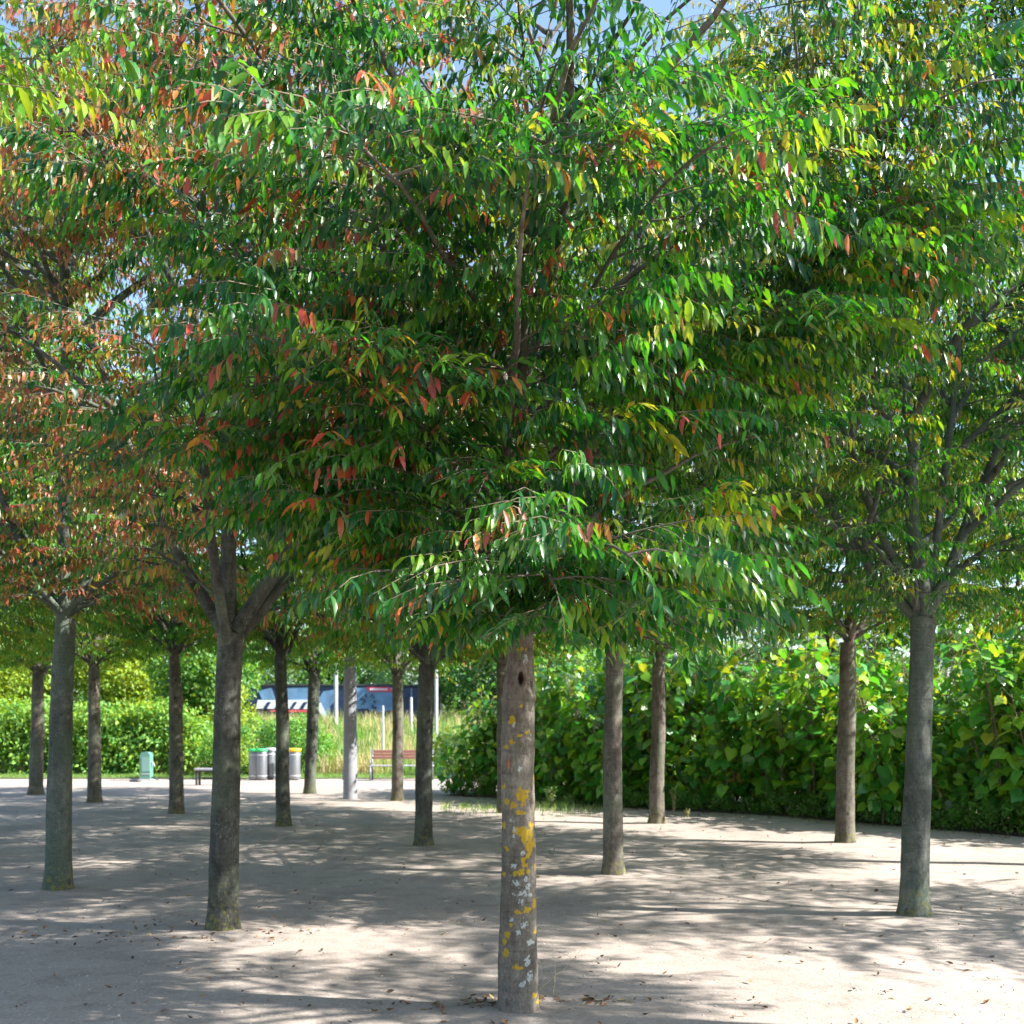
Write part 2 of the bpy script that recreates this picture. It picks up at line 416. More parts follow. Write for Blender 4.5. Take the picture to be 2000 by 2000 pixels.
def grow(rng, H, fork, hb, Rad, r_top, prof=VASE, n_limb=32, coleaders=None, sec_step=.15, twig_step=.07,
         leaf=.11, hi=True, colour=None, lean=(0, 0), extra=(), droop=1.0, nleaf=10, top_thin=0.0, notch=None):
    """returns tubes for branches, and leaf arrays"""
    tubes = []; tw_s = []; tw_d = []; tw_l = []; tw_h = []
    f0 = np.array([lean[0], lean[1], fork])
    leader = path(rng, f0 - np.array([0, 0, .12]), rng.uniform(0, 6.28), R(87), R(84), H - fork - .1, 12, .12)
    tubes.append((leader, r_top * .66 * (1 - np.linspace(0, .93, 13)) ** 1.1 + .003))
    stems = [(leader, None, r_top * .72)]
    for (az, el, ln, rr) in (coleaders or []):
        a = R(az)
        st = f0 + np.array([math.cos(a), math.sin(a), 0]) * r_top * .35 + np.array([0, 0, rng.uniform(-.12, .1)])
        pt = path(rng, st, a, R(el), R(el + 14), ln, 10, .07)
        tubes.append((pt, np.linspace(r_top * rr, .012, 11)))
        stems.append((pt, a, r_top * rr))
    limbs = []
    ga = rng.uniform(0, 6.28)
    for i in range(n_limb):
        t = ((i + .5) / n_limb) ** .9
        h = hb + (H - hb) * t
        ga += 2.39996 + rng.normal(0, .25)
        # stem whose height range holds the start
        rise = .55 * (1 - t) + .25
        hs = max(h - rise, fork + .02)
        cands = []
        for (pt, a, r0) in stems:
            if pt[0][2] <= hs <= pt[-1][2] * .985:
                if a is None: cands.append((pt, a, r0))
                else:
                    da = (ga - a + math.pi) % (2 * math.pi) - math.pi
                    if abs(da) < 1.7: cands += [(pt, a, r0)] * 2
        if not cands: cands = [stems[0]]
        pt, a, r0 = cands[rng.integers(len(cands))]
        zs = pt[:, 2]; k = int(np.clip(np.searchsorted(zs, hs), 1, len(zs) - 1))
        f = np.clip((hs - zs[k-1]) / max(zs[k] - zs[k-1], 1e-6), 0, 1)
        st = pt[k-1] + (pt[k] - pt[k-1]) * f
        rl = env(t, prof) * Rad * rng.uniform(.82, 1.12)
        # length so that the tip reaches the envelope in direction ga
        dx = np.array([math.cos(ga), math.sin(ga)]); o2 = st[:2] - f0[:2] * 1
        b = o2 @ dx; disc = rl * rl - (o2 @ o2 - b * b)
        reach = -b + math.sqrt(max(disc, .02))
        if reach < .3: reach = .3
        el0 = R(48 - 8 * (1 - t) + rng.normal(0, 6)); el1 = R(-2 + 42 * t + rng.normal(0, 6))
        ln = reach / max(math.cos((el0 + el1) / 2), .45)
        lp = path(rng, st, ga, el0, el1, ln, 8, .1)
        rb = min(.011 + .011 * ln, r0 * .8)
        limbs.append((lp, rb, t, float(np.clip(rl / 1.5, .3, 1))))
    for (az, h, el0, el1, ln) in extra:
        k = int(np.clip(np.searchsorted(leader[:, 2], h), 1, len(leader) - 1))
        st = leader[k] if h > fork + .25 else np.array([lean[0], lean[1], h])
        lp = path(rng, st, R(az), R(el0), R(el1), ln, 9, .06)
        limbs.append((lp, .02, .1, .85))
    for (lp, rb, t, rsc) in limbs:
        tubes.append((lp, np.linspace(rb, .005, len(lp))))
        L_ = np.sum(np.linalg.norm(np.diff(lp, axis=0), axis=1))
        ns = max(3, int(L_ * .88 / sec_step))
        side = 1
        for j in range(ns):
            s = .14 + .84 * (j + rng.uniform(.2, .8)) / ns
            if top_thin and rng.random() < top_thin * max(0, t - .45) * 2: continue
            p, d = along(lp, s); side = -side
            az = math.atan2(d[1], d[0]) + side * rng.uniform(.55, 1.25)
            if notch and notch(p): continue
            if hi and mnoise.noise(Vector((p[0] * 1.15 + H * 7, p[1] * 1.15, p[2] * 1.5))) < -.2: continue
            sl = (rng.uniform(.3, .55) + .34 * L_ * (1 - s) * rng.uniform(.6, 1.1)) * rsc
            hg = rng.uniform(.35, 1.5)
            sp = path(rng, p, az, R(rng.uniform(0, 28)), R(rng.uniform(-22, 6) + 10 * t), sl, 4, .16)
            tubes.append((sp, np.linspace(.0075 if sl > .6 else .005, .002, 5)))
            nt_ = max(2, int(sl / twig_step)); s2 = 1
            for q in range(nt_):
                u = .12 + .88 * (q + rng.uniform(.1, .9)) / nt_
                pp, dd = along(sp, min(u, .999)); s2 = -s2
                a2 = math.atan2(dd[1], dd[0]) + s2 * rng.uniform(.35, 1.05)
                e2 = R(rng.uniform(-16, 14)); tw_h.append(hg * rng.uniform(.8, 1.2))
                tw_s.append(pp); tw_d.append((math.cos(e2) * math.cos(a2), math.cos(e2) * math.sin(a2), math.sin(e2)))
                tw_l.append(rng.uniform(.2, .44))
            tw_s.append(sp[-1]); dd = sp[-1] - sp[-2]; dd = dd / np.linalg.norm(dd); tw_d.append(tuple(dd)); tw_l.append(.3); tw_h.append(hg)
        tw_s.append(lp[-1]); dd = lp[-1] - lp[-2]; dd = dd / np.linalg.norm(dd); tw_d.append(tuple(dd)); tw_l.append(.4); tw_h.append(.8)
    S = np.array(tw_s); Dt = unit(np.array(tw_d)); Lt = np.array(tw_l); m = len(S)
    k = nleaf
    u = (np.arange(k) + .7) / k
    u = np.clip(u[None] + rng.normal(0, .03, (m, k)), .03, 1)
    P = S[:, None] + Dt[:, None] * (Lt[:, None] * u)[..., None]
    P[..., 2] -= .28 * Lt[:, None] * u ** 2
    sidev = unit(np.cross(Dt, np.array([0, 0, 1.0])))
    sg = np.where(np.arange(k) % 2 == 0, 1.0, -1.0)[None, :, None] * np.where(rng.random(m) < .5, 1, -1)[:, None, None]
    hang = np.array(tw_h)[:, None, None] * droop
    D = Dt[:, None] * rng.uniform(.15, .5, (m, k, 1)) + sidev[:, None] * sg * rng.uniform(.35, .65, (m, k, 1)) + np.array([0, 0, -1.0]) * hang
    D = D + rng.normal(0, .09, (m, k, 3))
    Nn = np.array([0, 0, 1.0]) * .55 + sidev[:, None] * sg * .55 + Dt[:, None] * .1 + rng.normal(0, .22, (m, k, 3)) + rng.normal(0, .2, (m, 1, 3))
    keep = rng.random((m, k)) < .93
    C = colour(rng, P, m, k)
    Ls = leaf * rng.uniform(.75, 1.15, (m, 1)) * rng.uniform(.6, 1.15, (m, k)) * (1 - .18 * (u > .9))
    Ws = Ls * rng.uniform(.25, .35, (m, k))
    P, D, Nn, C, Ls, Ws = P[keep], D[keep], Nn[keep], C[keep], Ls[keep], Ws[keep]
    twigs = (S, Dt, Lt)
    return tubes, leaf_mesh(P, D, Nn, Ls, Ws, C, hi=hi), twigs

def tubes_mesh(tubes, nmax=10):
    Vs = []; Fs = []; base = 0
    for pts, rad in tubes:
        n = nmax if rad[0] > .02 else (6 if rad[0] > .008 else 4)
        d = np.gradient(pts, axis=0); d = unit(d)
        ref = np.array([.37, .91, .17]); a = unit(np.cross(d, ref)); b = np.cross(d, a)
        t = np.arange(n) * 2 * math.pi / n
        ring = pts[:, None] + (a[:, None] * np.cos(t)[None, :, None] + b[:, None] * np.sin(t)[None, :, None]) * np.asarray(rad)[:, None, None]
        k = len(pts)
        i, j = np.meshgrid(np.arange(k-1), np.arange(n), indexing='ij'); j2 = (j + 1) % n
        F = np.stack([i*n+j, i*n+j2, (i+1)*n+j2, (i+1)*n+j], -1).reshape(-1, 4) + base
        Vs.append(ring.reshape(-1, 3)); Fs.append(F); base += k * n
    return np.concatenate(Vs), np.concatenate(Fs)

def twig_mesh(tw):
    S, D, Lt = tw
    u = np.array([0, .5, 1.0]); m = len(S)
    P = S[:, None] + D[:, None] * (Lt[:, None] * u)[..., None]; P[..., 2] -= .28 * Lt[:, None] * u ** 2
    a = unit(np.cross(D, np.array([.2, .3, 1.0]))); b = np.cross(D, a)
    rad = np.array([.0028, .002, .001])
    t = np.arange(3) * 2 * math.pi / 3
    ring = P[:, :, None] + (a[:, None, None] * np.cos(t)[None, None, :, None] + b[:, None, None] * np.sin(t)[None, None, :, None]) * rad[None, :, None, None]
    F = []
    for i in range(2):
        for j in range(3):
            j2 = (j + 1) % 3; F.append((i*3+j, i*3+j2, (i+1)*3+j2, (i+1)*3+j))
    F = (np.array(F)[None] + (np.arange(m) * 9)[:, None, None]).reshape(-1, 4)
    return ring.reshape(-1, 3), F

def fnoise(x, y, z):
    return mnoise.noise(Vector((x, y, z)))

def trunk_mesh(prof, lean, sides=40, dz=.05, seed=0, rough=.006, knots=()):
    """prof [(height, radius)], knots [(azimuth, height, size, depth)]"""
    zt = prof[-1][0]; nz = int(zt / dz) + 1
    zs = np.linspace(0, zt, nz); rs = np.interp(zs, [q[0] for q in prof], [q[1] for q in prof])
    V = np.zeros((nz, sides, 3))
    for i, z in enumerate(zs):
        f = z / zt
        cx = lean[0] * f + .022 * fnoise(seed, 3, z * .9) * min(1, z); cy = lean[1] * f + .022 * fnoise(seed, 9, z * .9) * min(1, z)
        for k in range(sides):
            a = 2 * math.pi * k / sides
            ca, sa = math.cos(a), math.sin(a)
            r = rs[i] * (1 + .05 * fnoise(ca * .9 + seed, sa * .9, z * 1.1)) + rough * fnoise(ca * 3 + seed, sa * 3, z * 5) + rough * .5 * fnoise(ca * 8, sa * 8 + seed, z * 14)
            r += .028 * math.exp(-z / .07) * (1 + 1.2 * fnoise(ca * 2 + seed, sa * 2, 5))
            for (ka, kh, ks, kd) in knots:
                da = (a - ka + math.pi) % (2 * math.pi) - math.pi
                d2 = ((da * rs[i]) / ks) ** 2 + ((z - kh) / (ks * 1.5)) ** 2
                r += kd * math.exp(-d2)
            V[i, k] = (cx + r * ca, cy + r * sa, z)
    i, j = np.meshgrid(np.arange(nz-1), np.arange(sides), indexing='ij'); j2 = (j + 1) % sides
    F = np.stack([i*sides+j, i*sides+j2, (i+1)*sides+j2, (i+1)*sides+j], -1).reshape(-1, 4)
    V = V.reshape(-1, 3); V[:sides, 2] = -.05
    return V, F

def tree(name, base, label, seed, trunk_prof, bark, lean=(0, 0), group='trees of the grove', trunk=None, knots=(), **kw):
    rng = np.random.default_rng(seed)
    root = empty(name, (base[0], base[1], 0))
    tag(root, label, 'tree', group)
    if trunk is None:
        V, F = trunk_mesh(trunk_prof, lean, seed=seed * 1.37, sides=32, dz=.07, knots=knots)
        mesh_obj('trunk', V, F, bark, root)
    else: trunk(root)
    tubes, (LV, LF, LC), tw = grow(rng, lean=lean, fork=trunk_prof[-1][0], r_top=trunk_prof[-1][1] * 1.0, **kw)
    V, F = tubes_mesh(tubes)
    mesh_obj('branches', V, F, bark if bark is not M_bark_lichen else M_bark, root)
    if kw.get('hi', True):
        V, F = twig_mesh(tw); mesh_obj('twigs', V, F, M_twig, root)
    mesh_obj('crown', LV, LF, M_leaf, root, colors=LC)
    return root

def colour_fn(green=1.0, red=.03, yellow=.05, russet=0.0, w=None, region=None, shoot=.6, bright=1.0):
    """colour per leaf: most shoots one tone; region(P)->russet/yellow weights by place in the crown"""
    def f(rng, P, m, k):
        C = pick(rng, GREENS, m * k, w).reshape(m, k, 3) * .3 + pick(rng, GREENS, m, w)[:, None] * .7
        C = C * bright
        pr = np.full(m, russet); py = np.full(m, yellow); rd = np.full(m, red)
        if region is not None:
            a = region(P.mean(1)); pr = pr + a[0]; py = py + a[1]; rd = rd + a[2]
        x = rng.random(m); y = rng.random((m, k))
        def put(mask_p, pal, frac):
            sh = rng.random(m) < mask_p
            lf = sh[:, None] & (rng.random((m, k)) < frac)
            C[lf] = pick(rng, pal, int(lf.sum()))
        put(py, YELL, .7); put(pr, RUSSET, .75); put(rd, REDS, .55)
        return C
    return f

def blob(P, c, r):
    return np.exp(-np.sum(((P - np.array(c)) / np.array(r)) ** 2, 1))

# ---- nearest tree, its trunk painted with lichen patches where the photograph has them
xA, yA, _ = at(1012, 1972)
def trunk_A(root):
    sides, dz = 150, .0085
    # (pixel y, centre px, width px) of the trunk, converted to metres
    rows = [(1972, 1012, 80), (1940, 1013, 79), (1880, 1012, 78), (1800, 1012, 72), (1700, 1013, 67), (1600, 1012, 64), (1500, 1011, 65), (1420, 1012, 64), (1365, 1013, 64), (1335, 1014, 62), (1310, 1016, 55), (1270, 1016, 50), (1230, 1016, 49), (1212, 1016, 48)]
    hs = [CAMH - (r[0] - HY) / FPX * yA for r in rows]; cx = [(r[1] - 1012) / FPX * yA for r in rows]; rr = [r[2] / 2 / FPX * yA for r in rows]
    hs[0] = 0; zt = hs[-1]; nz = int(zt / dz)
    zs = np.linspace(0, zt, nz)
    rs = np.interp(zs, hs, rr); cs = np.interp(zs, hs, cx)
    def spot(px, py): return ((px - 1012) / FPX * yA, CAMH - (py - HY) / FPX * yA)
    yel = [(1018,1555,14,20),(1003,1570,8,9),(1022,1545,12,8),(990,1565,5,8),(1014,1585,12,6),(1020,1618,15,9),(1008,1622,8,8),(1028,1630,16,14),(1033,1650,12,16),(1038,1612,6,14),(988,1655,6,6),(1022,1675,6,7),(1030,1668,5,6),(1025,1685,8,6),(1017,1698,8,9),(1006,1702,5,5),(1031,1700,5,6),(1012,1775,7,5),(1028,1772,10,6),(1044,1765,5,12),(998,1800,4,4),(990,1820,7,10),(986,1832,5,8),(988,1855,7,8),(1006,1880,6,7),(1016,1882,6,4),(1042,1938,6,6),(1001,1408,9,9),(1032,1430,8,5),(1000,1448,6,5),(988,1458,5,6),(1014,1436,6,4),(984,1705,4,6),(1017,1380,4,4),(1044,1520,4,8),(984,1535,4,7),(1046,1690,4,8),(1050,1952,4,8),(984,1610,4,7),(1044,1815,4,8),(1018,1270,10,5)]
    whi = [(1005,1617,5,6),(1003,1630,4,4),(1020,1662,6,6),(1004,1688,8,6),(1008,1720,10,7),(1026,1713,8,6),(1022,1740,12,8),(1018,1756,6,6),(1036,1745,7,7),(1030,1728,7,7),(1003,1740,5,5),(1024,1800,9,8),(1012,1815,6,5),(1035,1835,8,8),(1000,1790,5,5),(1026,1290,6,10),(1004,1416,4,5),(1015,1500,5,6),(1000,1600,5,5),(1030,1870,7,12),(1034,1900,7,14),(1020,1912,8,8)]
    V = np.zeros((nz, sides, 3)); Y = np.zeros((nz, sides)); W = np.zeros((nz, sides)); Hh = np.zeros((nz, sides)); RM = np.zeros((nz, sides))
    ang = 2 * np.pi * np.arange(sides) / sides; ca = np.cos(ang); sa = np.sin(ang)
    hx, hz = spot(1017, 1326)
    for i, z in enumerate(zs):
        for k in range(sides):
            c, s = ca[k], sa[k]
            n1 = fnoise(c * 1.2, s * 1.2, z * 1.6); n2 = fnoise(c * 4, s * 4, z * 7); n3 = fnoise(c * 11, s * 11, z * 26)
            r = rs[i] * (1 + .03 * n1) + .0035 * n2 + .0018 * n3 + .02 * math.exp(-z / .045) * (.6 + fnoise(c * 2.2, s * 2.2, 3))
            x = cs[i] + r * c; y = r * s
            if s < .2:
                # knot scar: raised lips round a hollow, and the collar under it
                dx = (x - hx) / .026; dzz = (z - hz) / .058
                q = math.sqrt(dx * dx + dzz * dzz)
                r += .012 * math.exp(-((q - 1.0) / .38) ** 2) - .04 * math.exp(-(q / .62) ** 2)
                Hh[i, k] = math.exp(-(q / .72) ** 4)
                r += .008 * math.exp(-((z - hz + .085 + .3 * abs(x - hx)) / .016) ** 2)
                nn = fnoise(x * 60, z * 60, 1.7) * .7 + fnoise(x * 150, z * 150, 4.1) * .5
                v = 0
                for (px, py, w, h) in yel:
                    sx, sz = spot(px, py); e = math.exp(-(((x - sx) / (w / FPX * yA)) ** 2 + ((z - sz) / (h / FPX * yA)) ** 2))
                    if e > v: v = e
                Y[i, k] = v + nn * min(1, v * 2.2)
                v = 0
                for (px, py, w, h) in whi:
                    sx, sz = spot(px, py); e = math.exp(-(((x - sx) / (w / FPX * yA)) ** 2 + ((z - sz) / (h / FPX * yA)) ** 2))
                    if e > v: v = e
                W[i, k] = v + (fnoise(x * 110, z * 110, 7.7) * 1.1 + .05) * min(1, v * 2)
                sx, sz = spot(994, 1492); RM[i, k] = math.exp(-((((x - sx) + .12 * (z - sz)) / .006) ** 2 + ((z - sz) / .035) ** 2)) + .3 * nn
            V[i, k] = (cs[i] + r * c, r * s, z)
    V[0, :, 2] = -.05
    i, j = np.meshgrid(np.arange(nz-1), np.arange(sides), indexing='ij'); j2 = (j + 1) % sides
    F = np.stack([i*sides+j, i*sides+j2, (i+1)*sides+j2, (i+1)*sides+j], -1).reshape(-1, 4)
    mesh_obj('trunk', V.reshape(-1, 3), F, M_bark_lichen, root, attrs=dict(yellow_lichen=Y.ravel(), white_lichen=W.ravel(), hollow=Hh.ravel(), red_mark=RM.ravel()))

zAtop = CAMH - (1212 - HY) / FPX * yA
PROF_A = [(0, .25), (.1, .42), (.22, .72), (.36, 1.02), (.52, 1.04), (.68, .68), (.77, .32), (.86, .12), (1, .08)]
def regA(P):
    left = blob(P, (-1.8, -.2, 4.4), (1.3, 1.6, 1.6)); low = blob(P, (-.9, -1, 3.2), (1.2, 1.3, .7)); ur = blob(P, (1.6, 0, 4.6), (1.2, 1.6, 1.2))
    return (.12 * left, .10 * ur, .13 * left + .12 * low)
def notch_A(p):
    # the crown top is open on both sides of its leader
    h = p[2] - .65 * p[1]
    return (.15 < p[0] < 1.0 and h > 5.05) or (-.7 < p[0] < -.12 and h > 5.35)
tree('grove_tree', (xA, yA), 'nearest central tree, trunk spotted with yellow and white lichen below a knot hole', 11,
     [(0, .118), (zAtop, .066)], M_bark_lichen, trunk=trunk_A,
     H=6.1, hb=2.15, Rad=2.35, prof=PROF_A, n_limb=44, sec_step=.12, twig_step=.048, leaf=.10, hi=True, nleaf=11, lean=((1016-1012)/FPX*yA, 0),
     coleaders=[(150, 62, 2.6, .45), (20, 66, 2.8, .42)], top_thin=.75, notch=notch_A,
     extra=[(-74, 2.17, 22, -22, 1.8), (-85, 2.15, 16, -22, 1.2), (-52, 2.15, 14, -26, 1.1), (-60, 2.15, 20, -28, 1.7), (-80, 2.15, 24, -20, 2.3), (-110, 2.2, 20, -12, 1.6), (-140, 2.4, 42, 12, 2.0), (172, 4.2, 66, 52, 1.7), (158, 4.4, 66, 55, 1.6), (-160, 2.3, 36, 8, 2.3), (-125, 2.6, 32, -2, 2.2), (-60, 3.1, 36, -8, 2.3), (-25, 3.1, 40, 12, 2.3), (-95, 3.3, 30, -5, 2.4), (20, 3.0, 38, 10, 2.4), (-75, 4.2, 30, -10, 2.1), (-4, 3.0, 42, 12, 3.1), (6, 3.2, 42, 16, 3.0), (-14, 3.4, 40, 8, 2.8), (-90, 3.9, 30, -12, 1.9), (-88, 4.5, 28, -12, 1.5), (-60, 4.6, 32, -4, 1.9), (-105, 4.4, 30, -5, 1.6), (-80, 3.7, 25, -15, 1.6)],
     colour=colour_fn(red=.045, yellow=.04, w=(5, 4, 3, 2.5, 2), region=regA))

def gt(px, py, label, seed, tprof, bark=M_bark, toppx=None, **kw):
    x, y, _ = at(px, py)
    zt = tprof[-1][0]
    lean = ((toppx - px) / FPX * y, 0) if toppx else (0, 0)
    return tree('grove_tree', (x, y), label, seed, tprof, bark, lean=lean, **kw)

def gxy(x, y, label, seed, tprof, bark=M_bark, **kw):
    return tree('grove_tree', (x, y), label, seed, tprof, bark, **kw)

def regB(P):
    up = blob(P, (-.3, -.2, 6.6), (2.6, 2.6, 1.9)); lf = blob(P, (-1.6, -.6, 3.8), (1.5, 1.8, 1.6))
    return (.75 * up + .45 * lf, .05 * up, .12 * up + .16 * lf)
gt(436, 1815, 'near tree left of centre, dark trunk forking into thick limbs under reddening leaves', 22,
   [(0, .129), (.25, .118), (1.2, .108), (2.0, .1), (2.4, .105)], M_bark_dark, toppx=450, knots=((4.4, 2.3, .07, -.012), (5.2, 2.1, .05, -.014)),
   H=7.4, hb=3.25, Rad=2.4, top_thin=.3, n_limb=50, leaf=.09, hi=True, nleaf=10, sec_step=.13, twig_step=.06,
   coleaders=[(165, 58, 3.0, .5), (10, 52, 3.4, .6), (35, 45, 3.0, .5), (260, 62, 3.0, .45)],
   colour=colour_fn(red=.06, yellow=.05, russet=.28, w=(4, 4, 3, 2, 1), region=regB))
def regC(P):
    lf = blob(P, (-1.7, -.3, 6.8), (2.0, 2.4, 2.0)); rt = blob(P, (1.3, -.4, 6.2), (1.7, 2.2, 2.2))  # yellow on the upper left is sunlight put into the leaf colour
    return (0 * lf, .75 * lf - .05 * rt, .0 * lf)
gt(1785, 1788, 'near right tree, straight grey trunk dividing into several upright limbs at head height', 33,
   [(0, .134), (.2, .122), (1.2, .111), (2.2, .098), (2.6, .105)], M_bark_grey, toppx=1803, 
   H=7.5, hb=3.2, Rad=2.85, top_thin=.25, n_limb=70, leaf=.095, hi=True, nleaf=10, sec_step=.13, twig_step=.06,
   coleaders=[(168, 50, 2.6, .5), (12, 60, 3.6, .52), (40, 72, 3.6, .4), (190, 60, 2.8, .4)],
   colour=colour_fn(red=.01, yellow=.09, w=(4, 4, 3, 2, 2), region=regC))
gxy(-3.85, 2.9, 'tree just outside the left edge, its leaves tinted a sunlit yellow-green, hanging into view', 44,
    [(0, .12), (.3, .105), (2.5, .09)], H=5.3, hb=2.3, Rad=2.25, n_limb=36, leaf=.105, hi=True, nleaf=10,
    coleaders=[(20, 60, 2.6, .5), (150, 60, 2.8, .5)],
    colour=colour_fn(red=.01, yellow=.12, w=(0, 1, 2, 4, 7), bright=1.3))  # sunlit look put into the leaves by brighter, yellower tones
def regD(P):
    q = blob(P, (0, -.5, 4.8), (2.4, 2.6, 1.7)); return (.5 * q, .05 * q, .2 * q)
gt(113, 1738, 'leftmost near tree, smooth grey-green trunk under orange and russet leaves', 55,
   [(0, .138), (.25, .128), (1.4, .112), (2.75, .098)], M_bark_grey, toppx=127, 
   H=8.2, hb=2.75, Rad=2.5, n_limb=60, prof=[(0, .55), (.1, .85), (.25, 1.0), (.55, 1.0), (.8, .72), (1, .2)], leaf=.10, hi=True, nleaf=10,
   coleaders=[(170, 60, 3.0, .5), (20, 60, 3.4, .5)],
   colour=colour_fn(red=.08, yellow=.06, russet=.4, w=(2, 3, 3, 2, 1), region=regD))
FLAT = [(0, .55), (.1, .85), (.25, 1.0), (.55, 1.0), (.8, .72), (1, .2)]
mid = dict(hi=False, prof=FLAT, leaf=.115, sec_step=.16, twig_step=.075, nleaf=10)
GY = colour_fn(red=.012, yellow=.2, bright=1.15, w=(.5, 1, 3, 5, 5))  # translucent canopy glow put into the palette: brighter, more yellow-green
GO = colour_fn(red=.03, yellow=.16, russet=.10, w=(.5, 1, 3, 5, 4))  # greens carry the same painted canopy glow, beside russet leaves
CL = [(160, 60, 2.8, .5), (15, 58, 3.2, .55), (270, 64, 2.6, .4)]
gt(1197, 1708, 'slim brown trunk just right of the nearest tree, small pink spot near its foot', 66, [(0, .125), (.3, .112), (2.6, .095)], M_bark, toppx=1200,
   H=8.0, hb=2.9, Rad=2.4, n_limb=46, coleaders=CL, colour=GY, **mid)
gt(827, 1652, 'dark mossy trunk forking low, just left of the nearest tree', 77, [(0, .135), (.3, .122), (1.6, .115), (2.55, .11)], M_bark_dark, toppx=833,
   H=8.0, hb=2.95, Rad=2.4, n_limb=46, coleaders=[(140, 55, 3.0, .55), (15, 62, 3.2, .5), (60, 70, 3, .4)], colour=GO, **mid)
gt(1650, 1646, 'pale brown trunk left of the near right tree, its right side brightly sunlit', 88, [(0, .14), (.3, .13), (2.2, .12), (2.9, .105)], M_bark, toppx=1658,
   H=8.0, hb=3.0, Rad=2.4, n_limb=46, coleaders=[(30, 45, 2.2, .5), (160, 66, 2.8, .45), (60, 66, 3.0, .45)], colour=colour_fn(red=.02, yellow=.2, w=(1, 2, 4, 4, 3)), **mid)
gt(554, 1615, 'thin dark trunk with an early side fork, right of the bins', 99, [(0, .13), (.3, .12), (2.0, .105), (2.9, .095)], M_bark_dark, toppx=548,
   H=8.0, hb=3.0, Rad=2.4, n_limb=46, coleaders=[(140, 50, 2.0, .5), (10, 62, 3.2, .5)], extra=[(10, 3.05, 60, 70, 2.4)], colour=GO, **mid)
gt(1283, 1608, 'brown and white sunlit trunk beside small dry weeds before the thicket', 110, [(0, .15), (.2, .135), (2.9, .11)], M_bark, toppx=1287,
   H=8.0, hb=2.95, Rad=2.4, n_limb=46, coleaders=CL, colour=GY, **mid)
gt(345, 1590, 'pale trunk with a burl and bright sunlit right side, near the green drinking fountain', 121, [(0, .145), (.3, .135), (2.1, .13), (2.3, .115), (3.1, .10)], M_bark, toppx=342,
   knots=((.2, 2.25, .08, .03),), H=8.0, hb=2.95, Rad=2.4, n_limb=46, coleaders=CL, colour=colour_fn(red=.003, yellow=.06, w=(1, 3, 4, 4, 2)), **mid)
gt(185, 1568, 'brown mottled trunk before the left hedge, third thin one in from the left edge', 132, [(0, .17), (.2, .15), (3.1, .12)], M_bark, toppx=183,
   H=8.0, hb=2.95, Rad=2.4, n_limb=46, coleaders=CL, colour=GY, **mid)
gt(776, 1565, 'thin sunlit trunk standing in front of the red backed bench', 143, [(0, .145), (.3, .135), (2.9, .12)], M_bark, toppx=777,
   H=8.0, hb=2.95, Rad=2.4, n_limb=46, coleaders=CL, colour=GY, **mid)
gt(605, 1550, 'trunk standing between the yellow lidded bin and the round concrete column', 154, [(0, .165), (.3, .15), (1.8, .15), (3.1, .15)], M_bark_dark, toppx=614,
   H=8.0, hb=2.95, Rad=2.4, n_limb=46, coleaders=CL, colour=colour_fn(red=.01, yellow=.08, w=(1, 3, 4, 4, 2)), **mid)
gt(70, 1552, 'farthest left trunk, greyish brown with a side limb, close before the hedge', 165, [(0, .2), (.2, .17), (2.6, .15), (3.1, .14)], M_bark, toppx=75,
   H=8.0, hb=2.95, Rad=2.4, n_limb=46, coleaders=[(160, 50, 2.4, .5)] + CL, colour=GY, **mid)
gt(983, 1588, 'reddish trunk almost hidden behind the nearest tree, only its left edge showing', 176, [(0, .13), (.3, .12), (2.9, .1)], M_bark, toppx=980,
   H=8.0, hb=2.95, Rad=2.4, n_limb=46, coleaders=CL, colour=GO, **mid)
gxy(7.05, 12.3, 'tree just outside the right edge, its yellowing branches reaching into view', 187, [(0, .14), (.3, .125), (2.8, .11)], 
    H=7.4, hb=2.9, Rad=1.9, n_limb=46, coleaders=CL, colour=colour_fn(red=.01, yellow=.2, russet=.05, w=(2, 3, 3, 3, 2)), **mid)
gxy(9.3, 8.0, 'tree beyond the right edge whose crown shades the sand by the near right trunk', 192, [(0, .14), (.3, .125), (2.8, .11)], H=8.0, hb=2.7, Rad=2.3, n_limb=32, coleaders=CL, colour=GY, **mid)
gxy(5.9, 4.75, 'unseen tree added outside the right edge so its high crown shades the nearest trunk', 195, [(0, .14), (.3, .125), (4.2, .10)], H=6.4, hb=4.9, Rad=2.0, n_limb=24, coleaders=[(160, 62, 2.4, .5), (15, 60, 2.4, .5)], colour=GY, **mid)  # added out of view, shaped to shade the nearest trunk and left foreground
gxy(10.6, 22.0, 'tree rising out of the thicket at the right edge, its trunk hidden by shrubs', 193, [(0, .14), (.3, .125), (2.9, .11)], H=8.3, hb=3.0, Rad=2.5, n_limb=46, coleaders=CL, colour=colour_fn(red=.01, yellow=.22, w=(1, 2, 4, 4, 3)), **mid)
gxy(7.4, 24.0, 'tree rising out of the thicket behind the pale sunlit trunk', 194, [(0, .14), (.3, .125), (2.9, .11)], H=8.3, hb=3.0, Rad=2.5, n_limb=46, coleaders=CL, colour=colour_fn(red=.01, yellow=.14, w=(1, 2, 4, 4, 3)), **mid)
gxy(-7.0, 13.2, 'tree outside the left edge, russet branches crossing behind the leftmost near trunk', 198, [(0, .14), (.3, .125), (2.8, .11)],
    H=8.2, hb=2.9, Rad=2.5, n_limb=46, coleaders=CL, colour=GO, **mid)
gxy(-9.1, 16.6, 'tree outside the left edge, pale green branches above the hedge', 209, [(0, .14), (.3, .125), (2.8, .11)],
    H=8.0, hb=2.95, Rad=2.5, n_limb=46, coleaders=CL, colour=GY, **mid)

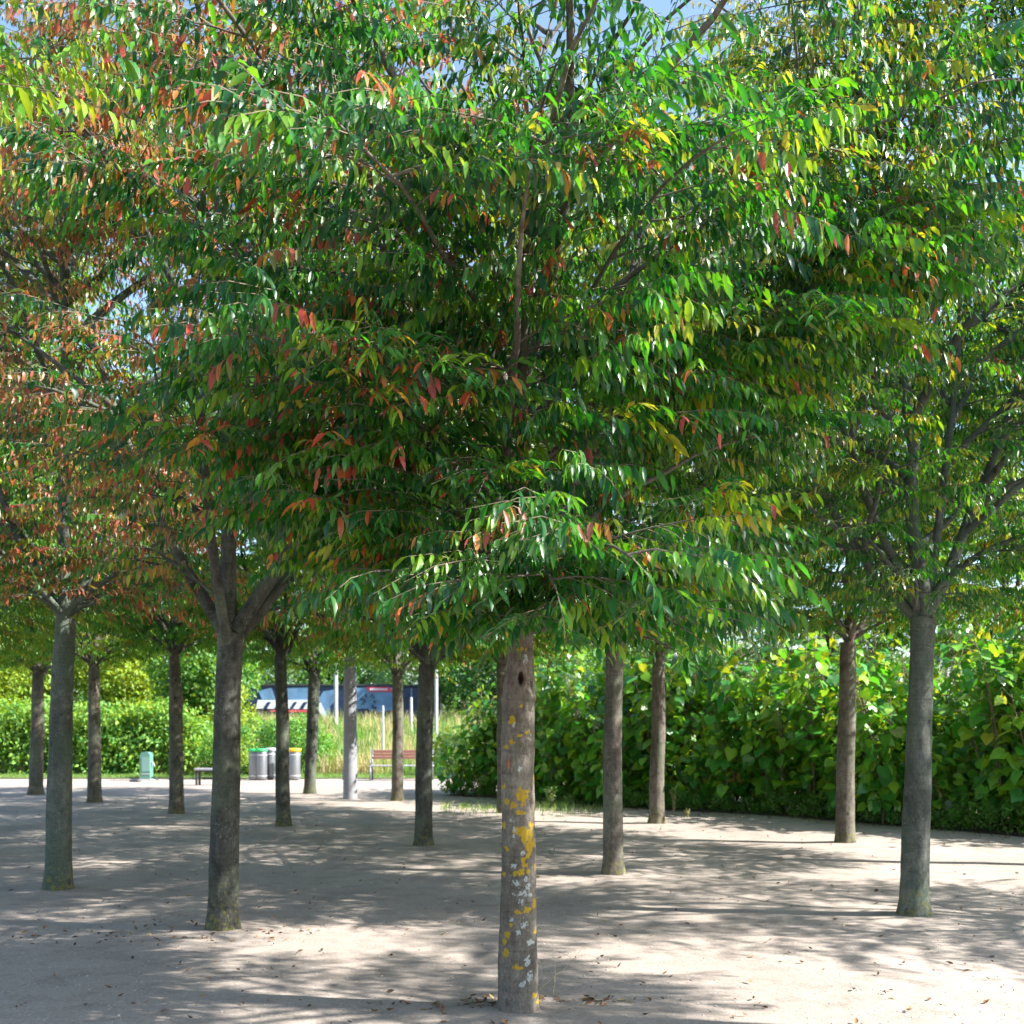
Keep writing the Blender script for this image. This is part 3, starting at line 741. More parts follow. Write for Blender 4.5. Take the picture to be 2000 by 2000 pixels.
# ---------------------------------------------------------------- ground
def warp(n, a, b, inner, outer):
    u = np.linspace(-1, 1, n)
    return u * inner + np.sign(u) * (np.abs(u) ** 7) * outer + (a + b) / 2 * 0
gx = warp(241, 0, 0, 26, 900)
gy = np.concatenate([np.linspace(-60, -1, 8), np.linspace(0, 46, 260), np.linspace(48, 80, 12), np.array([100, 150, 250, 500, 1200])])
GX, GYy = np.meshgrid(gx, gy, indexing='ij')
def ground_h(x, y):
    return .012 * mnoise.noise(Vector((x * .7, y * .7, 0))) + .006 * mnoise.noise(Vector((x * 2.6, y * 2.6, 4))) - .006
GH = np.zeros(GX.shape)
roots = [(o.location.x, o.location.y) for o in COL.objects if o.name.startswith('grove_tree')]
for i in range(len(gx)):
    for j in range(len(gy)):
        x, y = gx[i], gy[j]
        if abs(x) < 27 and 0 <= y <= 46:
            h = ground_h(x, y)
            for (tx, ty) in roots:
                d = (x - tx) ** 2 + (y - ty) ** 2
                if d < 2: h += .02 * math.exp(-d / .16)
            GH[i, j] = h
V = np.stack([GX, GYy, GH], -1).reshape(-1, 3)
ni, nj = GX.shape
i, j = np.meshgrid(np.arange(ni-1), np.arange(nj-1), indexing='ij')
F = np.stack([i*nj+j, (i+1)*nj+j, (i+1)*nj+j+1, i*nj+j+1], -1).reshape(-1, 4)
tag(mesh_obj('ground', V, F, M_ground), kind='structure')

# lawn strip along the far side, grass bank behind
LAWN_Y = 35.2
def sheet(name, x0, x1, y0, y1, nx, ny, hf, m):
    X, Y = np.meshgrid(np.linspace(x0, x1, nx), np.linspace(y0, y1, ny), indexing='ij')
    Z = np.vectorize(hf)(X, Y)
    i, j = np.meshgrid(np.arange(nx-1), np.arange(ny-1), indexing='ij')
    F = np.stack([i*ny+j, (i+1)*ny+j, (i+1)*ny+j+1, i*ny+j+1], -1).reshape(-1, 4)
    return mesh_obj(name, np.stack([X, Y, Z], -1).reshape(-1, 3), F, m)
def bank_h(x, y):
    t = min(max((y - 38.2) / 11.0, 0), 1)
    s = t * t * (3 - 2 * t)
    fade = min(1, max(0, (18 - x) / 12))
    return .015 + (1.75 + .25 * mnoise.noise(Vector((x * .15, y * .15, 2)))) * s * (.5 + .5 * fade) + .08 * s * mnoise.noise(Vector((x * .8, y * .8, 2)))
tag(sheet('lawn', -300, 300, LAWN_Y, 38.3, 600, 6, lambda x, y: .02 + .012 * mnoise.noise(Vector((x, y, 1))), M_soil), kind='structure')
tag(sheet('grass_bank', -120, 120, 38.2, 75, 240, 60, bank_h, M_bank), kind='structure')
tag(sheet('field', -900, 900, 74.5, 1200, 60, 60, lambda x, y: .9 + .3 * mnoise.noise(Vector((x * .02, y * .02, 1))), M_soil), kind='structure')

def blades(rng, P, h, w, C, bend=.35, name='grass', label=None):
    n = len(P)
    az = rng.uniform(0, 2 * np.pi, n); la = rng.uniform(0, 2 * np.pi, n)
    S = np.stack([np.cos(az), np.sin(az), np.zeros(n)], 1) * (w / 2)[:, None]
    B = np.stack([np.cos(la), np.sin(la), np.zeros(n)], 1) * (h * bend * rng.uniform(.2, 1, n))[:, None]
    up = np.array([0, 0, 1.0])
    a = P - S; b = P + S
    mL = P + up * (h * .55)[:, None] + B * .35 - S * .8; mR = P + up * (h * .55)[:, None] + B * .35 + S * .8
    t = P + up * (h * .97)[:, None] + B
    V = np.stack([a, b, mR, mL, t], 1).reshape(-1, 3)
    T = np.array([[0,1,2],[0,2,3],[3,2,4]])
    F = (T[None] + (np.arange(n) * 5)[:, None, None]).reshape(-1, 3)
    o = mesh_obj(name, V, F, M_grass, colors=np.repeat(C, 5, axis=0))
    tag(o, label, 'grass', kind='stuff')
    return o

rng = np.random.default_rng(5)
n = 26000
P = np.stack([rng.uniform(-24, 14, n), rng.uniform(LAWN_Y - .05, 38.4, n), np.full(n, .02)], 1)
blades(rng, P, rng.uniform(.04, .11, n), np.full(n, .012), pick(rng, np.array([(.10,.22,.035),(.14,.27,.04),(.2,.28,.07)]), n), name='lawn_grass', label='short mown green grass edging the pale gravel')
# meadow grass on the bank, in drifts of green, straw and pinkish seed heads
n = 60000
X = rng.uniform(-22, 10, n); Y = 38.3 + 24 * rng.random(n) ** 1.3
Z = np.array([bank_h(x, y) for x, y in zip(X, Y)])
d1 = np.array([mnoise.noise(Vector((x * .35, y * .5, 3))) for x, y in zip(X, Y)])
d2 = np.array([mnoise.noise(Vector((x * .8, y * .8, 9))) for x, y in zip(X, Y)])
pal_g = np.array([(.12,.27,.04),(.17,.33,.05),(.10,.22,.04)]); pal_s = np.array([(.46,.40,.18),(.40,.38,.14),(.5,.42,.26)]); pal_p = np.array([(.5,.33,.24),(.46,.36,.24)])
C = pick(rng, pal_g, n)
ms = (d1 + .5 * rng.normal(0, .3, n)) > .12; C[ms] = pick(rng, pal_s, int(ms.sum()))
mp = (d2 > .22) & (rng.random(n) < .55); C[mp] = pick(rng, pal_p, int(mp.sum()))
H = rng.uniform(.25, .75, n) * (1 + .5 * (d1 > .1)); 
blades(rng, np.stack([X, Y, Z], 1), H, rng.uniform(.014, .035, n), C, name='meadow_grass', label='tall meadow grass in green and straw drifts on the bank', bend=.5)

# ---------------------------------------------------------------- foliage masses
def clumped_leaves(rng, c, rad, n, leaf, pal, hi=False, clumps=40, up=.3, hang=.3, flat_bottom=None, w=None, shape='ell', aspect=.55):
    """leaves on many small clumps spread through an ellipsoid or box volume"""
    c = np.array(c, float); rad = np.array(rad, float)
    if shape == 'ell':
        q = unit(rng.normal(0, 1, (clumps, 3))) * (rng.random((clumps, 1)) ** .28)
        cc = c + q * rad * .86
        cr = rad.mean() * rng.uniform(.16, .34, clumps)
    else:
        q = rng.uniform(-1, 1, (clumps, 3)); cc = c + q * rad * .9
        cr = min(rad[1], rad[2]) * rng.uniform(.25, .5, clumps)
    k = rng.integers(0, clumps, n)
    dirs = unit(rng.normal(0, 1, (n, 3)))
    P = cc[k] + dirs * (cr[k] * rng.uniform(.55, 1.1, n))[:, None]
    if flat_bottom is not None: P[:, 2] = np.maximum(P[:, 2], flat_bottom + rng.uniform(0, .1, n))
    D = dirs * .6 + rng.normal(0, .5, (n, 3)) - np.array([0, 0, hang])
    Nn = dirs + rng.normal(0, .4, (n, 3)) + np.array([0, 0, up])
    C = pick(rng, pal, n, w) * .6 + pick(rng, pal, clumps, w)[k] * .4
    Ls = leaf * rng.uniform(.6, 1.25, n)
    return leaf_mesh(P, D, Nn, Ls, Ls * aspect * rng.uniform(.8, 1.2, n), C, hi=hi)

def join_leaf(parts):
    Vs, Fs, Cs = [], [], []; b = 0
    for V, F, C in parts:
        Vs.append(V); Fs.append(F + b); Cs.append(C); b += len(V)
    return np.concatenate(Vs), np.concatenate(Fs), np.concatenate(Cs)

PAL_HEDGE = np.array([(.10,.26,.04),(.17,.34,.045),(.26,.42,.05),(.05,.17,.035)])
# left hedge: one clipped broad-leaved hedge
rng = np.random.default_rng(71)
hx0, hx1 = -23.5, -11.7
root = empty('hedge', ((hx0 + hx1) / 2, 39.1, 0)); tag(root, 'long bright green laurel hedge along the left behind the thin trunks', 'hedge')
parts = []
for k in range(14):
    cx = hx0 + (hx1 - hx0) * (k + .5) / 14 - root.location.x
    hh = 2.55 + rng.uniform(-.15, .3) - (.35 if k == 13 else 0)
    parts.append(clumped_leaves(rng, (cx, 0, hh / 2), (.75, 1.1, hh / 2), 3600, .17, PAL_HEDGE, hi=True, clumps=46, shape='box', w=(3, 3, 2, 2), flat_bottom=.03, hang=.5))
V, F, C = join_leaf(parts); mesh_obj('foliage', V, F, M_far_leaf, root, colors=C)
mb = MB()
for k in range(26):
    x = hx0 - root.location.x + (hx1 - hx0) * (k + .5) / 26
    mb.tube([(x, 0, -.03), (x + rng.uniform(-.2, .2), rng.uniform(-.2, .2), 1.0), (x + rng.uniform(-.4, .4), rng.uniform(-.4, .4), 2.1)], [.035, .025, .01], 6)
mb.build('stem', M_bark_dark, root, True)

def shrub(name, px, z, top_y, halfw, label, seed, pal, leaf=.09, n=3500, base_h=None, m=None, group=None, hang=.3, clumps=34, depth=None, cat='shrub'):
    rng = np.random.default_rng(seed)
    x = (px - CX) / FPX * z; g = bank_h(x, z) if z > 38.2 else .0
    h = CAMH - (top_y - HY) / FPX * z - g
    root = empty(name, (x, z, g)); tag(root, label, cat, group)
    V, F, C = clumped_leaves(rng, (0, 0, h * .5), (halfw, depth or halfw, h * .5), n, leaf, pal, clumps=clumps, flat_bottom=.02, hang=hang)
    mesh_obj('foliage', V, F, m or M_far_leaf, root, colors=C)
    mb = MB()
    for k in range(5):
        a = rng.uniform(0, 6.28); r = halfw * .5
        mb.tube([(0.1*math.cos(a), .1*math.sin(a), -.04), (r*.5*math.cos(a), r*.5*math.sin(a), h*.4), (r*math.cos(a), r*math.sin(a), h*.75)], [.02, .014, .006], 5)
    mb.build('stem', M_bark_dark, root, True)
    return root
PAL_MID = np.array([(.05,.15,.03),(.08,.20,.035),(.12,.25,.05)])
PAL_DARK = np.array([(.025,.085,.03),(.04,.12,.035),(.06,.15,.04)])
PAL_YG = np.array([(.18,.33,.03),(.26,.38,.03),(.13,.26,.03)])
shrub('shrub', 432, 37.2, 1425, .9, 'low bushy shrub beside the backless bench, left of the bins', 301, PAL_MID, n=4200)
shrub('shrub', 500, 37.8, 1450, 1.1, 'dark leafy shrub right behind the bin with the green lid', 302, PAL_DARK, n=4200)
shrub('shrub', 585, 39.5, 1400, 1.6, 'feathery green bush on the bank above the yellow lidded bin', 303, np.array([(.09,.26,.05),(.12,.3,.06)]), leaf=.14, n=6000)
shrub('shrub', 470, 43, 1400, 2.0, 'feathery dark green bush on the bank above the green lidded bin', 304, np.array([(.06,.18,.05),(.1,.26,.05)]), leaf=.14, n=6000)
shrub('shrub', 455, 35.0, 1310, .75, 'bright yellow-green young tree foliage right of the dark forking near trunk', 305, PAL_YG, leaf=.12, n=2200, clumps=20)
shrub('shrub', 880, 37.0, 1425, 1.3, 'dark shrub in shade at the end of the red backed bench', 306, PAL_DARK, n=4000)

def bg_tree(px, z, top_y, halfw, label, seed, pal, trunk_r=.16, base=.04, leaf=.24, n=9000, name='background_tree', m=None, clumps=70):
    rng = np.random.default_rng(seed)
    x = (px - CX) / FPX * z; g = bank_h(x, z) if 38.2 < z < 75 else 0
    h = CAMH - (top_y - HY) / FPX * z - g
    root = empty(name, (x, z, g)); tag(root, label, 'tree', 'trees beyond the grove')
    V, F, C = clumped_leaves(rng, (0, 0, h * (base + (1-base)/2)), (halfw, halfw, h * (1-base) / 2 * 1.05), n, leaf, pal, clumps=clumps)
    mesh_obj('crown', V, F, m or M_far_leaf, root, colors=C)
    mb = MB(); mb.tube([(0, 0, -.1), (.05, 0, h*.3), (0, .05, h*.8)], [trunk_r, trunk_r*.7, .03], 8)
    for k in range(7):
        a = k * 2.4; r = halfw * .6; z0 = h * (base + .05 * k)
        mb.tube([(0, 0, z0), (r*.5*math.cos(a), r*.5*math.sin(a), z0 + h*.1), (r*math.cos(a), r*math.sin(a), z0 + h*.16)], [trunk_r*.4, trunk_r*.25, .02], 6)
    mb.build('trunk', M_bark_dark, root, True)
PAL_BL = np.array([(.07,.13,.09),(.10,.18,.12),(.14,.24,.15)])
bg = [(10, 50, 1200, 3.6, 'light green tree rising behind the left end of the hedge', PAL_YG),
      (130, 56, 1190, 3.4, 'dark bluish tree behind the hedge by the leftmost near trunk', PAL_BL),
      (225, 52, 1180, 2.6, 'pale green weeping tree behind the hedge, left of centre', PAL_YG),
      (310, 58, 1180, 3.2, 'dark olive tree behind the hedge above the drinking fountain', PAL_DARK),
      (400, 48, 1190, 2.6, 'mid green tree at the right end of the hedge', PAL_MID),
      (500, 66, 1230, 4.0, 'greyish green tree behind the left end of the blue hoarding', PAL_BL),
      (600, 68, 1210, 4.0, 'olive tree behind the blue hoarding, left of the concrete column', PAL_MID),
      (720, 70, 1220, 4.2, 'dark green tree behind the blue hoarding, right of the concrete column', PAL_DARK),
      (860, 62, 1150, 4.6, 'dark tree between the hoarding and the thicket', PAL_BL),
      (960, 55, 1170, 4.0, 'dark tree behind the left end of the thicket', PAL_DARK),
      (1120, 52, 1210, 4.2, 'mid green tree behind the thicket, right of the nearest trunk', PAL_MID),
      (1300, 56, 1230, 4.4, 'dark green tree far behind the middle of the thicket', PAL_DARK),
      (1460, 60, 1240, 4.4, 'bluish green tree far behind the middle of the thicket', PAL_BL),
      (1600, 66, 1250, 3.6, 'hazy blue-green tree behind the pale sunlit trunk', PAL_BL),  # haze comes only from the bluish leaf palette
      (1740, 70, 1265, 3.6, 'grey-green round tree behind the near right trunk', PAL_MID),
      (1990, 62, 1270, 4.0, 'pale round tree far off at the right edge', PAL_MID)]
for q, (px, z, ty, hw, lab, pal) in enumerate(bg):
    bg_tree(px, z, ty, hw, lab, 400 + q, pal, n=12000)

def conifer(px, z, top_y, label, seed):
    rng = np.random.default_rng(seed)
    x = (px - CX) / FPX * z; h = CAMH - (top_y - HY) / FPX * z
    root = empty('conifer', (x, z, 0)); tag(root, label, 'tree', 'far conifers')
    n = 9000; t = rng.random(n) ** .8; hh = 1 + (h - 1) * t
    tier = np.floor(t * 17); rr = (1 - t) * 1.9 * (.75 + .5 * rng.random(n)) + .1
    az = rng.uniform(0, 6.28, n) + tier; spoke = np.floor(az / 6.28 * 9) * 6.28 / 9 + rng.normal(0, .12, n)
    P = np.stack([rr * np.cos(spoke), rr * np.sin(spoke), hh - rr * .3], 1)
    D = np.stack([np.cos(spoke), np.sin(spoke), np.full(n, -.5)], 1) + rng.normal(0, .4, (n, 3))
    C = pick(rng, np.array([(.2,.29,.36),(.25,.35,.4),(.28,.38,.4)]), n)  # distance haze is put into the needle colour as pale blue
    V, F, C = leaf_mesh(P, D, rng.normal(0, 1, (n, 3)) + np.array([0, 0, .8]), np.full(n, .35), np.full(n, .12), C, hi=False)
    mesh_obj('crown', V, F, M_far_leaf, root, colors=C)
    mb = MB(); mb.tube([(0, 0, -.1), (0, 0, h)], [.22, .02], 8); mb.build('trunk', M_bark_dark, root, True)
conifer(1848, 90, 1185, 'conifer tinted a hazy blue-grey, left of the white gap of sky', 451)
conifer(1905, 92, 1175, 'conifer tinted a hazy blue-grey, right of the white gap of sky', 452)
conifer(1610, 95, 1200, 'conifer tinted a hazy blue-grey, glimpsed behind the pale sunlit trunk', 453)

# far wood as one mass along the horizon
rng = np.random.default_rng(460); parts = []
for k in range(70):
    x = -150 + 300 * (k + rng.random()) / 70; h = rng.uniform(6, 9)
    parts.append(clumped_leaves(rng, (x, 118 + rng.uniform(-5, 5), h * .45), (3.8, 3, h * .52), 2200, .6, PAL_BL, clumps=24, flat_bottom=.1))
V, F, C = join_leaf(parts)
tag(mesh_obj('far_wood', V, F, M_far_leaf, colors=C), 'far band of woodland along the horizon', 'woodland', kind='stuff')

# ---------------------------------------------------------------- large-leaved thicket on the right
def heart_leaves(rng, P, D, Nn, Ls, C):
    n = len(P); D = unit(D); Nn = unit(Nn - D * np.sum(Nn * D, 1, keepdims=True)); S = np.cross(D, Nn)
    out = [(-.10,.24,.03),(.10,.44,.07),(.38,.46,.05),(.66,.28,.0),(1.0,0,-.12)]
    pts = [P, P + D * Ls[:, None] * .5 - Nn * Ls[:, None] * .0]
    for sgn in (1, -1):
        for (u, w, e) in out[:4]:
            pts.append(P + D * (Ls * u)[:, None] + S * (sgn * Ls * w)[:, None] + Nn * (Ls * (e + rng.normal(0, .06, n)))[:, None])
    pts.append(P + D * Ls[:, None] - Nn * Ls[:, None] * .14)
    V = np.stack(pts, 1).reshape(-1, 3); k = len(pts)
    T = []
    Lx = [0, 2, 3, 4, 5, 10]; Rx = [0, 6, 7, 8, 9, 10]
    for a, b in zip(Lx[:-1], Lx[1:]): T.append((a, 1, b))
    for a, b in zip(Rx[:-1], Rx[1:]): T.append((a, b, 1))
    F = (np.array(T)[None] + (np.arange(n) * k)[:, None, None]).reshape(-1, 3)
    return V, F, np.repeat(C, k, axis=0)

PAL_BIG = np.array([(.06,.27,.04),(.11,.36,.04),(.18,.44,.04),(.26,.5,.04),(.035,.17,.03)])
def make_thicket_plant(seed, h):
    rng = np.random.default_rng(seed)
    root = empty('thicket_plant', (0, 0, 0))
    stems = MB(); P = []; D = []; Lsz = []
    for s in range(6):
        a = rng.uniform(0, 6.28); r0 = rng.uniform(0, .3); hh = h * rng.uniform(.7, 1.0)
        pt = path(rng, (r0*math.cos(a), r0*math.sin(a), -.03), a, R(86), R(70), hh, 9, .12)
        stems.tube([tuple(p) for p in pt], list(np.linspace(.018, .006, 10)), 6)
        nl = int(46 * hh / 2.8)
        for q in range(nl):
            u = .08 + .92 * (q + rng.random()) / nl
            p, d = along(pt, min(u, .999))
            az = q * 2.4 + rng.normal(0, .4); e = R(rng.uniform(5, 45)); ln = rng.uniform(.12, .42)
            pd = np.array([math.cos(az)*math.cos(e), math.sin(az)*math.cos(e), math.sin(e)])
            tip = p + pd * ln
            stems.tube([tuple(p), tuple(tip)], [.004, .003], 4, False)
            P.append(tip); D.append((math.cos(az) * .8, math.sin(az) * .8, rng.uniform(-1.3, 0))); Lsz.append(rng.uniform(.12, .31) * (1 if u < .9 else .7))
    P = np.array(P); D = np.array(D); n = len(P)
    Nn = np.array([0, 0, 1.0]) + D * .35 + rng.normal(0, .42, (n, 3))
    C = pick(rng, PAL_BIG, n, (3, 3, 3, 1.6, 2))
    yl = rng.random(n) < .012; C[yl] = pick(rng, YELL, int(yl.sum()))
    V, F, C = heart_leaves(rng, P, D, Nn, np.array(Lsz), C)
    stems.build('stem', M_twig, root, True)
    mesh_obj('foliage', V, F, M_big_leaf, root, colors=C)
    return root
def copy_tree(o):
    c = o.copy(); COL.objects.link(c)
    for ch in list(o.children):
        d = ch.copy(); COL.objects.link(d); d.parent = c
    return c
TH_LABEL = 'tall shrub with large heart-shaped green leaves, one of the dense thicket on the right'
TH_LABEL_B = 'taller stems with large heart-shaped leaves at the back of the right thicket'
protos = [make_thicket_plant(500 + k, (2.6, 3.5, 2.3, 3.8)[k]) for k in range(4)]
rng = np.random.default_rng(520)
edge = [at(872, 1553), at(1010, 1560), at(1200, 1576), at(1500, 1592), at(1760, 1612), at(2000, 1634), (10.9, 13.6, 0)]
edge = np.array([(e[0], e[1]) for e in edge])
seg = np.linalg.norm(np.diff(edge, axis=0), axis=1); cum = np.concatenate([[0], np.cumsum(seg)])
used = [False] * 4; cnt = 0
for row in range(4):
    s = .1 + row * .35
    while s < cum[-1]:
        x = np.interp(s, cum, edge[:, 0]); y = np.interp(s, cum, edge[:, 1])
        k = min(int(np.searchsorted(cum, s, side='right')) - 1, len(seg) - 1); t = (edge[k+1] - edge[k]) / seg[k]
        nx, ny = -t[1], t[0]
        if ny < 0: nx, ny = -nx, -ny
        off = .45 + row * .8 + rng.uniform(-.35, .3)
        p = cnt % 4; cnt += 1
        o = protos[p] if not used[p] else copy_tree(protos[p]); used[p] = True
        o.location = (x + nx * off, y + ny * off, 0); o.rotation_euler = (0, 0, rng.uniform(0, 6.28))
        sc = rng.uniform(.78, 1.08) * (1 + .06 * row) * (.9 if s < 2 else 1); o.scale = (sc, sc, sc)
        tag(o, TH_LABEL if row < 2 else TH_LABEL_B, 'shrub', 'front shrubs of the right thicket' if row < 2 else 'back shrubs of the right thicket')
        s += rng.uniform(.75, 1.05)
# dark leaf mould under the thicket
sV = []; 
for (ex, ey) in edge: sV.append((ex, ey - .05, .02))
n_e = len(sV)
for (ex, ey) in edge: sV.append((ex + 9, ey + 9, .02))
tag(mesh_obj('soil', np.array(sV), [(k, k+1, n_e+k+1, n_e+k) for k in range(n_e-1)], plain('leaf_mould', (.09, .065, .04), .95, bump=.6, scale=9, var=.5)), kind='structure')
# low fine undergrowth along the thicket's foot
rng = np.random.default_rng(530); parts = []
for k in range(80):
    s = cum[-1] * (k + rng.random()) / 80; x = np.interp(s, cum, edge[:, 0]); y = np.interp(s, cum, edge[:, 1]) + .1
    h = rng.uniform(.25, .75) * (1.3 if s > cum[-1] * .72 else 1)
    parts.append(clumped_leaves(rng, (x, y + rng.uniform(0, .4), h * .45), (.4, .3, h * .5), 380, .055, np.array([(.04,.13,.02),(.07,.18,.03),(.12,.24,.05)]), clumps=12, flat_bottom=.01))
V, F, C = join_leaf(parts)
tag(mesh_obj('undergrowth', V, F, M_leaf, colors=C), 'low tangled undergrowth along the foot of the thicket', 'undergrowth', kind='stuff')

# weeds and litter strip at the thicket's left foot
rng = np.random.default_rng(540); n = 1500
px = rng.uniform(860, 1180, n); py = rng.normal(1578, 7, n)
P = np.array([at(a, min(max(b, 1562), 1596)) for a, b in zip(px, py)]); P[:, 2] = 0
blades(rng, P, rng.uniform(.03, .12, n) * (1 + .8 * ((px > 1040) & (px < 1120))), np.full(n, .012), pick(rng, np.array([(.14,.26,.05),(.3,.33,.12),(.09,.2,.03)]), n), name='weed_strip', label='thin strip of weeds on the sand before the thicket')

def weed(px, py, h, label, seed, dry=False, n_st=7, spread=.5):
    rng = np.random.default_rng(seed); x, y, _ = at(px, py)
    root = empty('weed', (x, y, 0)); tag(root, label, 'weed')
    mb = MB(); P = []; D = []
    for k in range(n_st):
        a = rng.uniform(0, 6.28); hh = h * rng.uniform(.5, 1)
        pt = path(rng, (0, 0, -.01), a, R(85), R(85 - 60 * spread * rng.random()), hh, 6, .15)
        mb.tube([tuple(p) for p in pt], list(np.linspace(.004, .0015, 7)), 5)
        for q in range(16):
            p, d = along(pt, min(.15 + .85 * q / 16, .99)); aa = rng.uniform(0, 6.28)
            P.append(p); D.append((math.cos(aa), math.sin(aa), rng.uniform(-.2, .8)))
    P = np.array(P); n = len(P)
    pal = np.array([(.42,.38,.2),(.35,.33,.15),(.25,.28,.1)]) if dry else np.array([(.10,.22,.04),(.16,.28,.06),(.26,.32,.12)])
    V, F, C = leaf_mesh(P, np.array(D), rng.normal(0, 1, (n, 3)) + np.array([0, 0, 1]), rng.uniform(.03, .07, n) * (.8 if dry else 1.6), rng.uniform(.012, .022, n), pick(rng, pal, n))
    mesh_obj('foliage', V, F, M_grass, root, colors=C); mb.build('stem', M_dry if dry else M_twig, root, True)
weed(1316, 1590, .62, 'tall dry seed-head weed just right of the brown and white sunlit trunk', 551, True, 4, .15)
weed(1342, 1597, .30, 'small branching dry weed right of the tall seed-head weed', 552, True, 8, .9)
weed(1075, 1580, .55, 'green grassy weed tuft right of the nearest trunk, before the thicket', 553, False, 10, .6)
weed(1112, 1576, .38, 'smaller green weed tuft between the nearest trunk and the slim brown trunk', 554, False, 8, .8)
weed(935, 1556, .8, 'pinkish flowering weed at the left foot of the thicket', 555, True, 9, .6)

# dry sprig at the foot of the nearest tree
x, y, _ = at(1050, 1945)
def sp(px, py): return ((px - 1050) / FPX * y, 0, (1945 - py) / FPX * y)
root = empty('dry_sprig', (x, y, 0)); tag(root, 'thin dry branching sprig leaning right at the foot of the nearest tree', 'plant')
mb = MB()
mb.tube([(-.03, .02, -.01), sp(1062, 1925), sp(1085, 1905), sp(1100, 1895), sp(1118, 1875), sp(1135, 1866)], [.0026, .0022, .002, .0017, .0012, .0008], 6)
mb.tube([sp(1085, 1905), (sp(1082,1880)[0], .03, sp(1082,1880)[2]), (sp(1078,1854)[0], .05, sp(1078,1854)[2])], [.0016, .0012, .0008], 5)
mb.tube([sp(1084, 1906), (sp(1083,1920)[0], -.03, sp(1083,1920)[2]), (sp(1080,1935)[0], -.05, sp(1080,1935)[2])], [.0014, .001, .0007], 5)
mb.tube([sp(1118, 1875), (sp(1108,1867)[0], .02, sp(1108,1867)[2]), (sp(1095,1862)[0], .04, sp(1095,1862)[2])], [.0012, .0009, .0006], 5)
mb.tube([sp(1118, 1875), (sp(1130,1858)[0], -.03, sp(1130,1858)[2]), (sp(1134,1850)[0], -.05, sp(1134,1850)[2])], [.0012, .0009, .0006], 5)
mb.tube([sp(1062, 1925), (sp(1058,1900)[0], -.02, sp(1058,1900)[2]), (sp(1054,1872)[0], -.03, sp(1054,1872)[2])], [.001, .0008, .0005], 5)
mb.build('stem', M_dry, root, True)
rng = np.random.default_rng(560); pts = np.array([sp(1111,1868), sp(1108,1866), sp(1125,1872), sp(1095,1862), sp(1090,1913), sp(1134,1866), sp(1064,1873), sp(1052,1876), sp(1080,1938), sp(1086,1880)]) 
V, F, C = leaf_mesh(pts, rng.normal(0, 1, (10, 3)), rng.normal(0, 1, (10, 3)), np.full(10, .018), np.full(10, .009), pick(rng, np.array([(.6,.5,.38),(.5,.36,.22)]), 10))
mesh_obj('dry_leaves', V, F, M_litter, root, colors=C)

# ---------------------------------------------------------------- litter, pebbles
rng = np.random.default_rng(600)
def litter_points(n):
    px = []; py = []
    out = []
    while len(out) < n:
        k = rng.random()
        if k < .45:
            y = 5.2 + 20 * rng.random() ** 1.5; x = rng.uniform(-.55, .55) * y
        elif k < .50: x, y = xA - rng.gamma(2, .16), yA + rng.normal(0, .10) + .12
        elif k < .53: x, y = xA + rng.gamma(2, .2), yA + rng.normal(.2, .05)
        elif k < .60: x, y = -2.34 + rng.normal(-.4, .8), 8.1 + rng.normal(0, .22)
        else:
            s = rng.random() * cum[-1]; x = np.interp(s, cum, edge[:, 0]) + rng.normal(0, .3); y = np.interp(s, cum, edge[:, 1]) - abs(rng.normal(0, .45))
        out.append((x, y, .0))
    return np.array(out)
n = 1900
P = litter_points(n); P[:, 2] = [ground_h(a, b) + .008 for a, b in zip(P[:, 0], P[:, 1])]
az = rng.uniform(0, 6.28, n); D = np.stack([np.cos(az), np.sin(az), rng.normal(.1, .2, n)], 1)
Nn = np.array([0, 0, 1.0]) + rng.normal(0, .35, (n, 3))
pal = np.array([(.16,.09,.05),(.25,.13,.06),(.36,.19,.08),(.38,.30,.14),(.10,.07,.05),(.40,.12,.04),(.18,.2,.06)])
Ls = rng.uniform(.015, .06, n)
V, F, C = leaf_mesh(P, D, Nn, Ls, Ls * rng.uniform(.3, .55, n), pick(rng, pal, n, (4, 3, 1.5, 1, 4, .7, .5)), hi=True, fold=.3, curl=-.15)
tag(mesh_obj('fallen_leaves', V, F, M_litter, colors=C), 'small dry brown leaves scattered over the sand', 'fallen leaves', kind='stuff')
n = 9000
y = 4.9 + 14 * rng.random(n) ** 1.7; x = rng.uniform(-.56, .56, n) * y
rr = rng.uniform(.0025, .007, n) * (1 + .8 * (rng.random(n) < .06))
base = np.array([(1,0,0),(0,1,0),(-1,0,0),(0,-1,0),(0,0,1),(0,0,-1)], float)
Vp = base[None] * rr[:, None, None] * rng.uniform(.6, 1.3, (n, 6, 1)) * np.array([1, 1, .6]) + np.stack([x, y, [ground_h(a, b) + .002 for a, b in zip(x, y)]], 1)[:, None]
T = np.array([(0,1,4),(1,2,4),(2,3,4),(3,0,4),(1,0,5),(2,1,5),(3,2,5),(0,3,5)])
F = (T[None] + (np.arange(n) * 6)[:, None, None]).reshape(-1, 3)
tag(mesh_obj('pebbles', Vp.reshape(-1, 3), F, M_stone, smooth=False), 'fine grit and pebbles strewn on the sand', 'pebbles', kind='stuff')

